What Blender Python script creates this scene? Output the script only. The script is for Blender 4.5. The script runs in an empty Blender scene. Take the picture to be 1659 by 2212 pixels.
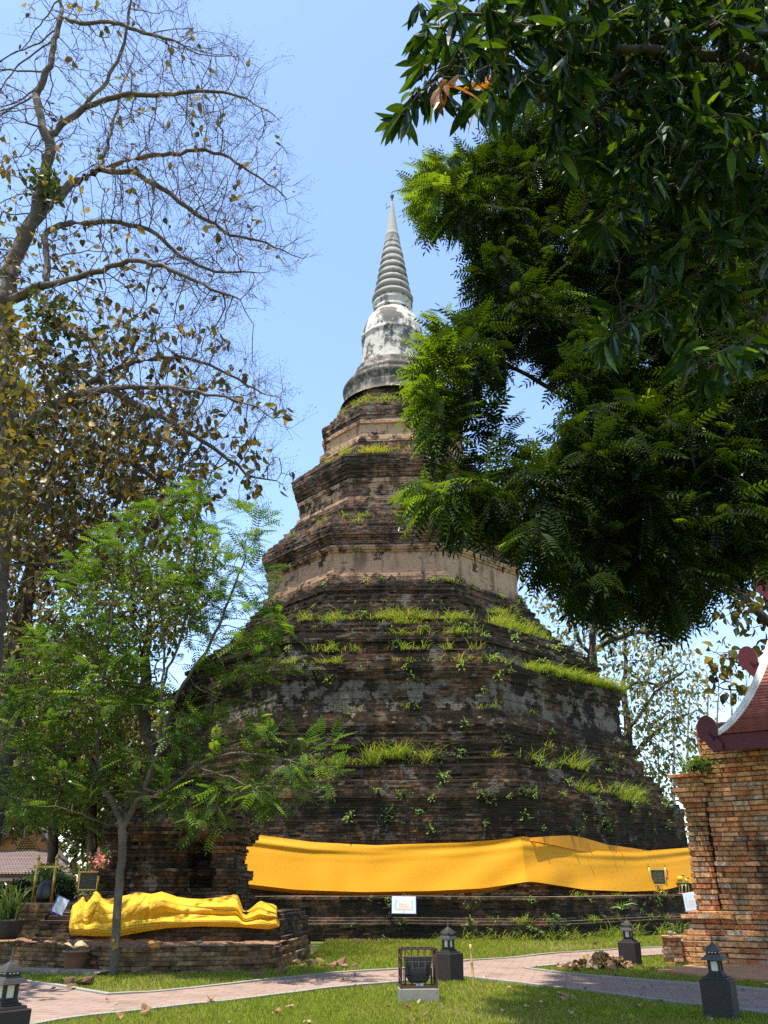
import bpy, math, random
import numpy as np
from mathutils import Vector

# ------------------------------------------------------------------ camera, sky, sun, exposure
SC = bpy.context.scene
COL = SC.collection
PITCH = math.radians(23.7)
EYE = 1.6
cam_data = bpy.data.cameras.new('camera')
cam = bpy.data.objects.new('camera', cam_data)
COL.objects.link(cam)
cam.location = (0, 0, EYE)
cam.rotation_euler = (math.radians(90) + PITCH, 0, 0)
cam_data.sensor_fit = 'VERTICAL'
cam_data.sensor_height = 36.0
cam_data.lens = 29.93
cam_data.clip_end = 3000
SC.camera = cam

SUN = Vector((-0.15, -0.16, 0.977)).normalized()
world = bpy.data.worlds.new("World")
SC.world = world
world.use_nodes = True
wn = world.node_tree
sky = wn.nodes.new('ShaderNodeTexSky')
sky.sky_type = 'NISHITA'
sky.sun_disc = False
sky.sun_elevation = math.asin(SUN.z)
sky.sun_rotation = math.atan2(SUN.x, SUN.y)
sky.air_density = 1.0
sky.dust_density = 0.6
sky.ozone_density = 2.0
bg = wn.nodes['Background']
bg.inputs['Strength'].default_value = 0.15
wn.links.new(sky.outputs[0], bg.inputs['Color'])
sd = bpy.data.lights.new('sun', 'SUN')
sd.energy = 4.3
sd.angle = math.radians(0.5)
sd.color = (1.0, 0.94, 0.84)
so = bpy.data.objects.new('sun', sd)
COL.objects.link(so)
so.rotation_euler = (-SUN).to_track_quat('-Z', 'Y').to_euler()
SC.view_settings.view_transform = 'Standard'
SC.view_settings.look = 'None'
SC.view_settings.gamma = 1.0
SC.view_settings.exposure = 1.3
SC.cycles.max_bounces = 7
SC.cycles.diffuse_bounces = 2
SC.cycles.glossy_bounces = 2
SC.cycles.transmission_bounces = 4
SC.cycles.transparent_max_bounces = 6
SC.cycles.use_denoising = False
SC.cycles.sampling_pattern = 'TABULATED_SOBOL'
SC.cycles.caustics_reflective = False
SC.cycles.caustics_refractive = False

# ------------------------------------------------------------------ helpers
RNG = np.random.default_rng(7)
random.seed(7)
FPX, CU, CV = 1839.0, 829.5, 1106.0
CP, SP = math.cos(PITCH), math.sin(PITCH)
UP = np.array([0, 0, 1.0])

def ray(u, v):
    cx = (np.asarray(u, float) - CU) / FPX
    cy = (CV - np.asarray(v, float)) / FPX
    cx, cy = np.broadcast_arrays(cx, cy)
    return np.stack([cx, CP - cy * SP, SP + cy * CP], -1)

def at(u, v, Y):
    d = ray(u, v)
    return d * (np.asarray(Y) / d[..., 1])[..., None] + np.array([0, 0, EYE])

def onz(u, v, z=0.0):
    d = ray(u, v)
    return d * ((z - EYE) / d[..., 2])[..., None] + np.array([0, 0, EYE])

def unit(a):
    a = np.asarray(a, float)
    return a / np.maximum(np.linalg.norm(a, axis=-1, keepdims=True), 1e-9)

def tag(o, label=None, cat=None, group=None, kind=None):
    if label: o['label'] = label
    if cat: o['category'] = cat
    if group: o['group'] = group
    if kind: o['kind'] = kind
    return o

def empty(name, loc, rz=0.0):
    o = bpy.data.objects.new(name, None)
    o.empty_display_size = 0.2
    COL.objects.link(o)
    o.location = Vector([float(c) for c in loc])
    o.rotation_euler = (0, 0, rz)
    return o

def link(name, me, material, parent=None):
    o = bpy.data.objects.new(name, me)
    COL.objects.link(o)
    if material is not None and not me.materials:
        me.materials.append(material)
    if parent is not None:
        o.parent = parent
    return o

def npmesh(name, V, Fs, col=None, attrs=None, uv=None, smooth=False):
    """mesh from a vertex array and a list of face arrays (quads / triangles)"""
    me = bpy.data.meshes.new(name)
    V = np.ascontiguousarray(V, np.float32)
    me.vertices.add(len(V))
    me.vertices.foreach_set('co', V.ravel())
    if not isinstance(Fs, (list, tuple)):
        Fs = [Fs]
    Fs = [np.asarray(f, np.int32) for f in Fs if len(f)]
    idx = np.concatenate([f.ravel() for f in Fs])
    cnt = np.concatenate([np.full(len(f), f.shape[1], np.int32) for f in Fs])
    start = np.concatenate([[0], np.cumsum(cnt)[:-1]]).astype(np.int32)
    me.loops.add(len(idx))
    me.loops.foreach_set('vertex_index', idx)
    me.polygons.add(len(cnt))
    me.polygons.foreach_set('loop_start', start)
    me.polygons.foreach_set('loop_total', cnt)
    me.polygons.foreach_set('use_smooth', np.full(len(cnt), smooth, bool))
    if col is not None:
        a = me.attributes.new('Col', 'FLOAT_COLOR', 'POINT')
        c = np.ones((len(V), 4), np.float32)
        c[:, :3] = col
        a.data.foreach_set('color', c.ravel())
    for k, arr in (attrs or {}).items():
        a = me.attributes.new(k, 'FLOAT', 'POINT')
        a.data.foreach_set('value', np.asarray(arr, np.float32))
    if uv is not None:
        l = me.uv_layers.new(name='UVMap')
        l.data.foreach_set('uv', np.ascontiguousarray(uv[idx], np.float32).ravel())
    me.update()
    me.validate()
    return me

class MB:
    """collects simple solids into one mesh"""
    def __init__(self):
        self.v, self.q, self.t, self.n = [], [], [], 0
    def add(self, v, q=None, t=None):
        v = np.asarray(v, float)
        self.v.append(v)
        if q is not None and len(q): self.q.append(np.asarray(q) + self.n)
        if t is not None and len(t): self.t.append(np.asarray(t) + self.n)
        self.n += len(v)
        return self
    def frustum(self, z0, z1, w0, w1, d0=None, d1=None, c=(0, 0), rz=0.0):
        d0 = w0 if d0 is None else d0
        d1 = w1 if d1 is None else d1
        s = np.array([(-1, -1), (1, -1), (1, 1), (-1, 1)]) / 2
        a = s * (w0, d0); b = s * (w1, d1)
        R = np.array([[math.cos(rz), math.sin(rz)], [-math.sin(rz), math.cos(rz)]])
        a = a @ R + c; b = b @ R + c
        v = np.concatenate([np.c_[a, np.full(4, z0)], np.c_[b, np.full(4, z1)]])
        return self.add(v, [(3, 2, 1, 0), (4, 5, 6, 7), (0, 1, 5, 4), (1, 2, 6, 5), (2, 3, 7, 6), (3, 0, 4, 7)])
    def box(self, c, s, rz=0.0):
        return self.frustum(c[2] - s[2] / 2, c[2] + s[2] / 2, s[0], s[0], s[1], s[1], (c[0], c[1]), rz)
    def lathe(self, prof, n=24, c=(0, 0, 0), cap=True):
        prof = np.asarray(prof, float)
        a = np.linspace(0, 2 * math.pi, n, endpoint=False)
        v = np.stack([np.outer(prof[:, 0], np.cos(a)), np.outer(prof[:, 0], np.sin(a)), np.repeat(prof[:, 1:2], n, 1)], -1).reshape(-1, 3) + c
        i = np.arange(len(prof) - 1)[:, None] * n; j = np.arange(n)[None]
        k = (j + 1) % n
        q = np.stack([i + j, i + k, i + n + k, i + n + j], -1).reshape(-1, 4)
        return self.add(v, q)
    def tube(self, pts, r, n=8):
        pts = np.asarray(pts, float)
        r = np.broadcast_to(np.asarray(r, float), (len(pts),))
        d = unit(np.gradient(pts, axis=0))
        ref = np.array([0.31, 0.52, 0.79]) if abs(d[0] @ np.array([0.31, 0.52, 0.79])) < .93 else np.array([.9, -.3, .1])
        s = unit(np.cross(d, ref)); t = np.cross(d, s)
        a = np.linspace(0, 2 * math.pi, n, endpoint=False)
        v = (pts[:, None] + r[:, None, None] * (np.cos(a)[None, :, None] * s[:, None] + np.sin(a)[None, :, None] * t[:, None])).reshape(-1, 3)
        i = np.arange(len(pts) - 1)[:, None] * n; j = np.arange(n)[None]; k = (j + 1) % n
        q = np.stack([i + j, i + k, i + n + k, i + n + j], -1).reshape(-1, 4)
        m = len(pts) * n
        v = np.concatenate([v, pts[:1], pts[-1:]])
        t1 = np.stack([np.full(n, m), (np.arange(n) + 1) % n, np.arange(n)], -1)
        t2 = np.stack([np.full(n, m + 1), m - n + np.arange(n), m - n + (np.arange(n) + 1) % n], -1)
        return self.add(v, q, np.concatenate([t1, t2]))
    def mesh(self, name, smooth=False, xf=None, bevel=0):
        V = np.concatenate(self.v)
        if xf is not None: V = xf(V)
        Fs = []
        if self.q: Fs.append(np.concatenate(self.q))
        if self.t: Fs.append(np.concatenate(self.t))
        me = npmesh(name, V, Fs, smooth=smooth)
        return me
    def build(self, name, material, parent=None, smooth=False, xf=None, bevel=0):
        o = link(name, self.mesh(name, smooth, xf), material, parent)
        if bevel:
            m = o.modifiers.new('bevel', 'BEVEL'); m.width = bevel; m.segments = 2; m.limit_method = 'ANGLE'
        return o

# smooth pseudo noise, vectorised
_ph = np.random.default_rng(3).uniform(0, 6.28, (40, 4))
def wav(x, y, s=1.0, k=0, z=0.0):
    o = 0
    for i in range(6):
        p = _ph[(k * 5 + i) % 40]
        f = s * (0.6 + 0.45 * i)
        o = o + np.sin(f * (x * math.cos(p[0]) + y * math.sin(p[0])) + p[1] + z * p[3]) * np.cos(f * .7 * (y * math.cos(p[2]) - x * math.sin(p[2])) + p[3]) / (1 + .35 * i)
    return o / 2.6

# ------------------------------------------------------------------ materials
class NT:
    def __init__(self, name):
        self.m = bpy.data.materials.new(name)
        self.m.use_nodes = True
        self.t = self.m.node_tree
        self.t.nodes.clear()
        self.out = self.t.nodes.new('ShaderNodeOutputMaterial')
    def n(self, typ, **kw):
        nd = self.t.nodes.new('ShaderNode' + typ)
        for k, v in kw.items(): setattr(nd, k, v)
        return nd
    def set(self, sock, v):
        if hasattr(v, 'is_output') or isinstance(v, bpy.types.NodeSocket):
            self.t.links.new(v, sock)
        elif isinstance(v, (tuple, list)) and len(v) == 3 and sock.type == 'RGBA':
            sock.default_value = (*v, 1)
        else:
            sock.default_value = v
    def coord(self, which='Object', scale=(1, 1, 1), rot=(0, 0, 0)):
        tc = self.n('TexCoord'); mp = self.n('Mapping')
        mp.inputs['Scale'].default_value = scale
        mp.inputs['Rotation'].default_value = rot
        self.t.links.new(tc.outputs[which], mp.inputs[0])
        return mp.outputs[0]
    def geo(self, what='Position'):
        return self.n('NewGeometry').outputs[what]
    def noise(self, vec, scale=1.0, detail=4.0, rough=.55, dist=0.0):
        nd = self.n('TexNoise')
        self.t.links.new(vec, nd.inputs['Vector'])
        nd.inputs['Scale'].default_value = scale
        nd.inputs['Detail'].default_value = detail
        nd.inputs['Roughness'].default_value = rough
        nd.inputs['Distortion'].default_value = dist
        return nd.outputs['Fac']
    def ramp(self, fac, a, b, c0=(0, 0, 0), c1=(1, 1, 1)):
        nd = self.n('MapRange', clamp=True)
        self.set(nd.inputs[0], fac)
        nd.inputs[1].default_value = a; nd.inputs[2].default_value = b
        nd.interpolation_type = 'SMOOTHSTEP'
        return nd.outputs[0]
    def mix(self, fac, a, b, mode='MIX'):
        nd = self.n('Mix', data_type='RGBA', blend_type=mode)
        self.set(nd.inputs[0], fac)
        self.set(nd.inputs[6], a); self.set(nd.inputs[7], b)
        return nd.outputs[2]
    def math(self, op, a, b=0.0):
        nd = self.n('Math', operation=op)
        self.set(nd.inputs[0], a); self.set(nd.inputs[1], b)
        return nd.outputs[0]
    def attr(self, name, what='Color'):
        nd = self.n('Attribute'); nd.attribute_name = name
        return nd.outputs[what]
    def bump(self, h, strength=.4, dist=.02, normal=None):
        nd = self.n('Bump')
        nd.inputs['Strength'].default_value = strength
        nd.inputs['Distance'].default_value = dist
        self.set(nd.inputs['Height'], h)
        if normal is not None: self.set(nd.inputs['Normal'], normal)
        return nd.outputs[0]
    def pbr(self, color, rough=.8, spec=.3, metal=0.0, normal=None, sheen=0.0):
        nd = self.n('BsdfPrincipled')
        self.set(nd.inputs['Base Color'], color)
        self.set(nd.inputs['Roughness'], rough)
        nd.inputs['Specular IOR Level'].default_value = spec
        self.set(nd.inputs['Metallic'], metal)
        if normal is not None: self.set(nd.inputs['Normal'], normal)
        return nd.outputs[0]
    def done(self, sh):
        self.t.links.new(sh, self.out.inputs[0])
        return self.m
    def mixsh(self, fac, a, b):
        nd = self.n('MixShader')
        self.set(nd.inputs[0], fac)
        self.t.links.new(a, nd.inputs[1]); self.t.links.new(b, nd.inputs[2])
        return nd.outputs[0]

def leaf_mat(name, trans=.45, tint=(1.5, 1.7, .5), gloss=.02, rough=.5):
    t = NT(name)
    c = t.attr('Col')
    d = t.n('BsdfDiffuse'); t.set(d.inputs[0], c)
    tr = t.n('BsdfTranslucent'); t.set(tr.inputs[0], t.mix(1.0, c, tint, 'MULTIPLY'))
    g = t.n('BsdfGlossy'); g.inputs['Roughness'].default_value = rough
    t.set(g.inputs[0], (.9, .95, .9))
    lw = t.n('LayerWeight'); lw.inputs[0].default_value = .35
    f = t.math('MULTIPLY', lw.outputs['Fresnel'], gloss * 4)
    return t.done(t.mixsh(f, t.mixsh(trans, d.outputs[0], tr.outputs[0]), g.outputs[0]))

def bark_mat(name, c0, c1, sc=6.0):
    t = NT(name)
    v = t.coord('Object', (1, 1, .25))
    n = t.noise(v, sc, 6, .6)
    n2 = t.noise(t.coord('Object'), .9, 3)
    c = t.mix(n, c0, c1)
    c = t.mix(t.ramp(n2, .5, .7), c, tuple(x * 1.5 for x in c1))
    return t.done(t.pbr(c, .9, .15, normal=t.bump(n, .7, .03)))

def brick_mat(name, soot=.5, soot_col=(.022, .02, .016), moss_lit=.35, plaster_col=(.42, .31, .22), patch_col=(.17, .155, .13), patch=.0, wet=.0, bw=.3, bh=.1, joint=True):
    """weathered brick: a tint for each brick in Col, soot and lichen, rests of render"""
    t = NT(name)
    p = t.coord('Object')
    col = t.attr('Col')
    fine = t.noise(p, 9.0, 6, .65)
    col = t.mix(t.ramp(fine, .3, .75), t.mix(1.0, col, (.55, .52, .5), 'MULTIPLY'), t.mix(1.0, col, (1.3, 1.25, 1.2), 'MULTIPLY'))
    # thin joints of brickwork
    uvv = t.n('UVMap').outputs[0]
    # soot patches and dark streaks running down
    s1 = t.noise(p, .55, 5, .62)
    s2 = t.noise(t.coord('Object', (1, 1, .16)), 1.7, 5, .6)
    s = t.math('ADD', t.math('MULTIPLY', s1, .6), t.math('MULTIPLY', s2, .4))
    sf = t.ramp(s, .56 - soot * .16, .66 - soot * .12)
    col = t.mix(t.math('MULTIPLY', sf, .88), col, soot_col)
    # grey rests of old render
    if patch > 0:
        q = t.noise(p, .8, 6, .7, .4)
        q2 = t.ramp(q, .66 - patch * .1, .69 - patch * .1)
        pc = t.mix(fine, tuple(x * .55 for x in patch_col), tuple(x * 1.35 for x in patch_col))
        col = t.mix(t.math('MULTIPLY', q2, .8), col, pc)
    # render kept on some bands (attribute), broken at its rim
    pa = t.attr('plas', 'Fac')
    pn = t.noise(p, 1.3, 6, .68)
    pf = t.ramp(t.math('ADD', pa, t.math('MULTIPLY', t.math('SUBTRACT', pn, .5), 1.5)), .57, .62)
    st = t.noise(t.coord('Object', (1, 1, .2)), 2.3, 5, .6)
    plc = t.mix(t.ramp(st, .48, .68), plaster_col, tuple(x * .35 for x in plaster_col))
    plc = t.mix(t.math('MULTIPLY', fine, .5), plc, tuple(x * .6 for x in plaster_col))
    col = t.mix(pf, col, plc)
    # moss and dust on what faces up; dust lightened so that treads look sunlit
    nz = t.n('SeparateXYZ'); t.t.links.new(t.geo('Normal'), nz.inputs[0])
    up = t.ramp(nz.outputs[2], .45, .85)
    mn = t.noise(p, 2.2, 5, .65)
    mc = t.mix(t.ramp(mn, .5, .66), (.27, .2, .13), (.075, .095, .028))
    col = t.mix(t.math('MULTIPLY', up, moss_lit), col, mc)
    h = t.math('ADD', t.math('MULTIPLY', fine, .6), t.math('MULTIPLY', t.noise(p, 30, 3), .3))
    nr = t.bump(h, .8, .03)
    return t.done(t.pbr(col, .93, .12, normal=nr))

def plain_mat(name, c, rough=.7, spec=.3, metal=0.0, var=.25, scale=6.0, bump=.15, bd=.01):
    t = NT(name)
    p = t.coord('Object')
    n = t.noise(p, scale, 5, .6)
    cc = t.mix(n, tuple(x * (1 - var) for x in c), tuple(min(1, x * (1 + var)) for x in c))
    return t.done(t.pbr(cc, rough, spec, metal, t.bump(n, bump, bd)))

M = {}
M['stupa_brick'] = brick_mat('stupa_brick', soot=1.05, patch=.8, moss_lit=.5, soot_col=(.027, .024, .017))
M['grey_brick'] = brick_mat('grey_brick', soot=.95, patch=1.0, moss_lit=.5, plaster_col=(.21, .185, .155))
M['upper_brick'] = brick_mat('upper_brick', soot=.72, patch=.7, moss_lit=.5, plaster_col=(.50, .32, .20), soot_col=(.03, .026, .02))
M['platform_brick'] = brick_mat('platform_brick', soot=.95, patch=.2, moss_lit=.4)
M['shrine_brick'] = brick_mat('shrine_brick', soot=.8, patch=.25, moss_lit=.25)
M['hall_brick'] = brick_mat('hall_brick', soot=.2, patch=.15, moss_lit=.15, soot_col=(.05, .038, .028))
M['hall_plinth'] = brick_mat('hall_plinth', soot=.6, moss_lit=.4)
M['laterite'] = brick_mat('laterite', soot=.25, moss_lit=.15, soot_col=(.05, .035, .02))
M['pavement_brick'] = plain_mat('pavement_brick', (.36, .19, .10), .95, .1, 0, .45, 5, .5, .03)

def whitewash(name, base, dark, amount):
    t = NT(name)
    p = t.coord('Object')
    a = t.noise(t.coord('Object', (1, 1, .35)), 1.3, 7, .68)
    b = t.noise(p, 3.2, 6, .7, .5)
    f = t.ramp(t.math('ADD', t.math('MULTIPLY', a, .6), t.math('MULTIPLY', b, .4)), .56 - amount, .62 - amount * .8)
    fine = t.noise(p, 14, 5, .65)
    c = t.mix(fine, tuple(x * .78 for x in base), base)
    dk = t.mix(fine, tuple(x * .5 for x in dark), tuple(x * 1.6 for x in dark))
    c = t.mix(t.math('MULTIPLY', f, .92), c, dk)
    return t.done(t.pbr(c, .85, .2, normal=t.bump(t.math('ADD', fine, a), .5, .03)))
M['bell'] = whitewash('bell', (.60, .55, .47), (.07, .065, .058), .10)
M['neck'] = whitewash('neck', (.55, .51, .45), (.08, .075, .068), .08)
M['spire'] = whitewash('spire', (.31, .295, .27), (.12, .115, .105), .05)
M['cone'] = whitewash('cone', (.37, .355, .32), (.22, .21, .19), .0)
M['drum'] = whitewash('drum', (.26, .22, .175), (.045, .042, .037), .13)

def cloth_mat(name, c, tc, bs=.07):
    t = NT(name)
    p = t.coord('Object')
    n = t.noise(p, 1.2, 4)
    w = t.n('TexWave'); w.inputs['Scale'].default_value = 60
    t.t.links.new(p, w.inputs[0])
    cc = t.mix(n, tuple(x * .88 for x in c), c)
    fine = t.noise(p, 45, 3)
    cr = t.noise(t.coord('Object', (1.2, 1.2, 5), (0, .5, 0)), 3.2, 5, .6, 1.2)
    nr = t.bump(t.math('ADD', t.math('MULTIPLY', fine, .06), cr), bs, .06)
    b = t.pbr(cc, .62, .25, normal=nr)
    tr = t.n('BsdfTranslucent'); t.set(tr.inputs[0], tc)
    return t.done(t.mixsh(.28, b, tr.outputs[0]))
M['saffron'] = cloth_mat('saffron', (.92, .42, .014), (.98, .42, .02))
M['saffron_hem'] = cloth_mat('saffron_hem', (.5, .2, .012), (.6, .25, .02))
M['saffron_shaded'] = cloth_mat('saffron_shaded', (.66, .29, .014), (.7, .3, .02))  # darker copy of the saffron, imitates shade on the recessed fold
M['yellow'] = cloth_mat('yellow', (.80, .47, .03), (.9, .5, .04), .2)

M['lantern'] = plain_mat('lantern', (.024, .017, .014), .6, .35, 0, .35, 14, .25)
M['lantern_roof'] = plain_mat('lantern_roof', (.055, .048, .04), .55, .35, 0, .3, 20, .2)
M['pane'] = plain_mat('pane', (.62, .58, .44), .35, .4, 0, .08, 4, 0)
M['rust'] = plain_mat('rust', (.075, .042, .032), .75, .3, .2, .4, 30, .3)
M['black_plastic'] = plain_mat('black_plastic', (.018, .02, .02), .5, .4, 0, .2, 20, .05)
M['concrete'] = plain_mat('concrete', (.20, .185, .15), .9, .15, 0, .3, 7, .4)
M['kerb'] = plain_mat('kerb', (.24, .225, .19), .9, .15, 0, .25, 9, .4)
M['bamboo'] = plain_mat('bamboo', (.44, .30, .10), .5, .35, 0, .2, 8, .1)
M['gold'] = plain_mat('gold', (.62, .39, .07), .32, .6, .55, .15, 12, .05)
M['board'] = plain_mat('board', (.018, .017, .014), .35, .5, 0, .2, 8, .02)
M['letter_gold'] = plain_mat('letter_gold', (.42, .33, .12), .5, .4, 0, .1, 8, 0)
M['sign_white'] = plain_mat('sign_white', (.50, .54, .56), .4, .4, 0, .04, 4, 0)
M['sign_grey'] = plain_mat('sign_grey', (.42, .47, .52), .35, .5, 0, .06, 4, 0)
M['sign_blue'] = plain_mat('sign_blue', (.05, .035, .22), .5, .4, 0, .1, 4, 0)
M['print_blue'] = plain_mat('print_blue', (.24, .42, .52), .45, .3, 0, .12, 9, 0)
M['print_cream'] = plain_mat('print_cream', (.52, .46, .39), .45, .3, 0, .05, 9, 0)
M['print_red'] = plain_mat('print_red', (.34, .11, .09), .5, .3, 0, .1, 9, 0)
M['maroon'] = plain_mat('maroon', (.10, .013, .018), .5, .4, 0, .15, 6, .1)
M['ridge_white'] = whitewash('ridge_white', (.66, .63, .56), (.28, .26, .23), -.02)
M['terracotta'] = plain_mat('terracotta', (.16, .075, .04), .8, .2, 0, .3, 8, .2)
M['bark_teak'] = bark_mat('bark_teak', (.055, .042, .032), (.15, .12, .095))
M['bark_young'] = bark_mat('bark_young', (.07, .056, .04), (.135, .11, .08), 9)
M['bark_dark'] = bark_mat('bark_dark', (.03, .023, .018), (.085, .066, .05))
M['bark_far'] = bark_mat('bark_far', (.16, .135, .115), (.27, .235, .205), 4)
M['leaf_teak'] = leaf_mat('leaf_teak', .4, (1.5, 1.35, .5), .012)
M['leaf_young'] = leaf_mat('leaf_young', .45, (1.7, 1.7, .45), .015)
M['leaf_pinnate'] = leaf_mat('leaf_pinnate', .42, (2.8, 2.4, .3), .014, .4)
M['leaf_mango'] = leaf_mat('leaf_mango', .38, (2.8, 2.3, .3), .016, .38)
M['leaf_far'] = leaf_mat('leaf_far', .4, (1.5, 1.5, .6), .04)
M['leaf_weed'] = leaf_mat('leaf_weed', .4, (1.5, 1.6, .5), .05)
M['grass'] = leaf_mat('grass', .45, (1.5, 1.5, .5), .0)
M['dry_leaf'] = leaf_mat('dry_leaf', .15, (1.3, 1.1, .7), .03)
M['fruit'] = plain_mat('fruit', (.11, .08, .075), .9, .1, 0, .3, 5, 0)
# ------------------------------------------------------------------ brickwork swept along a path
BRICK_COL = np.array([(.145, .082, .048), (.11, .07, .047), (.08, .06, .044), (.20, .115, .066), (.065, .055, .045), (.16, .125, .095)])
UPPER_COL = np.array([(.24, .125, .075), (.19, .11, .07), (.14, .10, .075), (.29, .165, .10), (.12, .095, .075), (.24, .185, .14)])
HALL_COL = np.array([(.60, .29, .12), (.52, .25, .12), (.64, .36, .18), (.42, .22, .12), (.48, .35, .24), (.56, .21, .09), (.58, .31, .15)])
LAT_COL = np.array([(.22, .13, .06), (.17, .10, .05), (.25, .17, .09), (.13, .09, .05)])

def brick_sweep(name, path, prof, material, parent=None, closed=False, bh=.1, bw=.3, du=.1, jit=.02, rec=.02, seed=1,
                sag=0.0, wob=0.0, miss=.02, coarse=None, plas=None, pal=BRICK_COL, top=0.3, cb=None, pal_w=None, mh=.15):
    """courses of brick along a path (outward to the right of its direction); prof = (z, offset outward)"""
    rg = np.random.default_rng(seed)
    P = np.asarray(path, float)
    n = len(P)
    segs = [(i, (i + 1) % n) for i in range(n if closed else n - 1)]
    nr = []
    for a, b in segs:
        d = unit(P[b] - P[a]); nr.append((d[1], -d[0]))
    nr = np.array(nr)
    def mit(i):
        if closed: n1, n2 = nr[(i - 1) % n], nr[i]
        else: n1, n2 = nr[max(i - 1, 0)], nr[min(i, len(nr) - 1)]
        return (n1 + n2) / (1 + n1 @ n2)
    B, Mt, N, U = [], [], [], []
    u0 = 0.0
    for k, (a, b) in enumerate(segs):
        L = np.linalg.norm(P[b] - P[a])
        d = du if not (coarse and coarse(k)) else L / 4
        m = max(2, int(math.ceil(L / d)) + 1)
        f = np.linspace(0, 1, m)
        B.append(P[a] + (P[b] - P[a]) * f[:, None])
        Mt.append(mit(a) + (mit(b) - mit(a)) * f[:, None])
        N.append(np.repeat(nr[k][None], m, 0)); U.append(u0 + f * L)
        u0 += L
    B, Mt, N, U = map(np.concatenate, (B, Mt, N, U))
    ns = len(B)
    prof = np.asarray(prof, float)
    z = prof[0, 0]; rows = []
    cuts = [z]
    while z < prof[-1, 0] - bh * .4:
        z = min(prof[-1, 0], z + bh * rg.uniform(.88, 1.12)); cuts.append(z)
    V, C, PL, UVs = [], [], [], []
    def ring(off, zz, col, pl, dn):
        w = wob * wav(U, zz * 2.0, 1.1, seed % 5) if wob else 0
        sg = sag * wav(U, zz * .4, .55, (seed + 2) % 6) if sag else 0
        xy = B + Mt * (off + w + np.zeros(ns))[:, None] + N * np.asarray(dn)[:, None]
        V.append(np.c_[xy, zz + sg + np.zeros(ns)])
        C.append(col); PL.append(np.full(ns, pl)); UVs.append(np.c_[U, np.full(ns, zz)])
    off = 0
    for i in range(len(cuts) - 1):
        za, zb = cuts[i], cuts[i + 1]
        zm = (za + zb) / 2
        off = np.interp(zm, prof[:, 0], prof[:, 1])
        pl = 0.0
        for (p0, p1, pv) in (plas or []):
            if p0 <= zm <= p1: pl = pv
        sm = 1 - .85 * min(1, pl)
        w = bw * rg.uniform(.85, 1.15)
        sh = rg.uniform(0, bw)
        b = np.floor((U + sh) / w).astype(int)
        fr = (U + sh) / w - b
        tab = rg.normal(0, 1, b.max() + 2)
        tint = pal[rg.choice(len(pal), b.max() + 2, p=pal_w)] * rg.uniform(.75, 1.25, (b.max() + 2, 1))
        gone = rg.random(b.max() + 2) < miss
        d = rg.normal(0, jit * .8) * sm + jit * sm * (tab[b] * .55 + rg.normal(0, .12, ns)) - jit * 3.0 * gone[b] * sm
        if du < w / 2.6:
            edge = np.minimum(fr, 1 - fr) * w < du * .55
            d = d - rec * .9 * edge * sm
        if cb is not None:
            d = d + cb(U, zm)
        col = tint[b]
        mcol = col * .0 + np.array((.11, .095, .075))
        rc = rec * sm
        ring(off - rc, za, mcol if pl < .5 else col, pl, np.minimum(d, 0) * .7)
        ring(off - rc * .15, za + (zb - za) * mh, col, pl, d)
        ring(off - rc * .05, zb - (zb - za) * .06, col, pl, d)
    if top:
        ring(off - .05, cuts[-1] + .004, col, 0, d * .3)
        ring(off - top, cuts[-1] + .01, col, 0, d * 0)
    V = np.concatenate(V); C = np.concatenate(C); PL = np.concatenate(PL); UVs = np.concatenate(UVs)
    nr_ = len(V) // ns
    i = np.arange(nr_ - 1)[:, None] * ns
    m = ns if closed else ns - 1
    j = np.arange(m)[None]; k = (j + 1) % ns
    q = np.stack([i + j, i + k, i + ns + k, i + ns + j], -1).reshape(-1, 4)
    me = npmesh(name, V, [q], col=C, attrs={'plas': PL}, uv=UVs)
    return link(name, me, material, parent)

# ------------------------------------------------------------------ ground
def build_ground():
    t = NT('lawn')
    p = t.coord('Object')
    a = t.noise(p, .35, 5, .6); b = t.noise(p, 2.5, 5, .65); c = t.noise(p, 25, 4, .6)
    g = t.mix(b, (.07, .085, .022), (.13, .15, .04))
    g = t.mix(t.ramp(a, .5, .68), g, (.21, .18, .08))
    g = t.mix(t.ramp(c, .45, .75), g, t.mix(1.0, g, (.45, .42, .38), 'MULTIPLY'))
    mt = t.done(t.pbr(g, .95, .1, normal=t.bump(t.math('ADD', b, c), .6, .05)))
    xs = np.concatenate([[-900, -200, -60], np.linspace(-20, 24, 120), [60, 200, 900]])
    ys = np.concatenate([[-300, -60, 0], np.linspace(8, 46, 110), [70, 160, 400, 1500]])
    X, Y = np.meshgrid(xs, ys)
    near = np.clip((Y - 6) / 4, 0, 1) * np.clip((46 - Y) / 8, 0, 1)
    Z = .03 * wav(X, Y, .5, 1) * near - .03
    V = np.stack([X, Y, Z], -1).reshape(-1, 3)
    nx = len(xs)
    i = np.arange(len(ys) - 1)[:, None] * nx; j = np.arange(nx - 1)[None]
    q = np.stack([i + j, i + j + 1, i + nx + j + 1, i + nx + j], -1).reshape(-1, 4)
    o = link('lawn', npmesh('lawn', V, [q], smooth=True), mt)
    tag(o, kind='structure')

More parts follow.
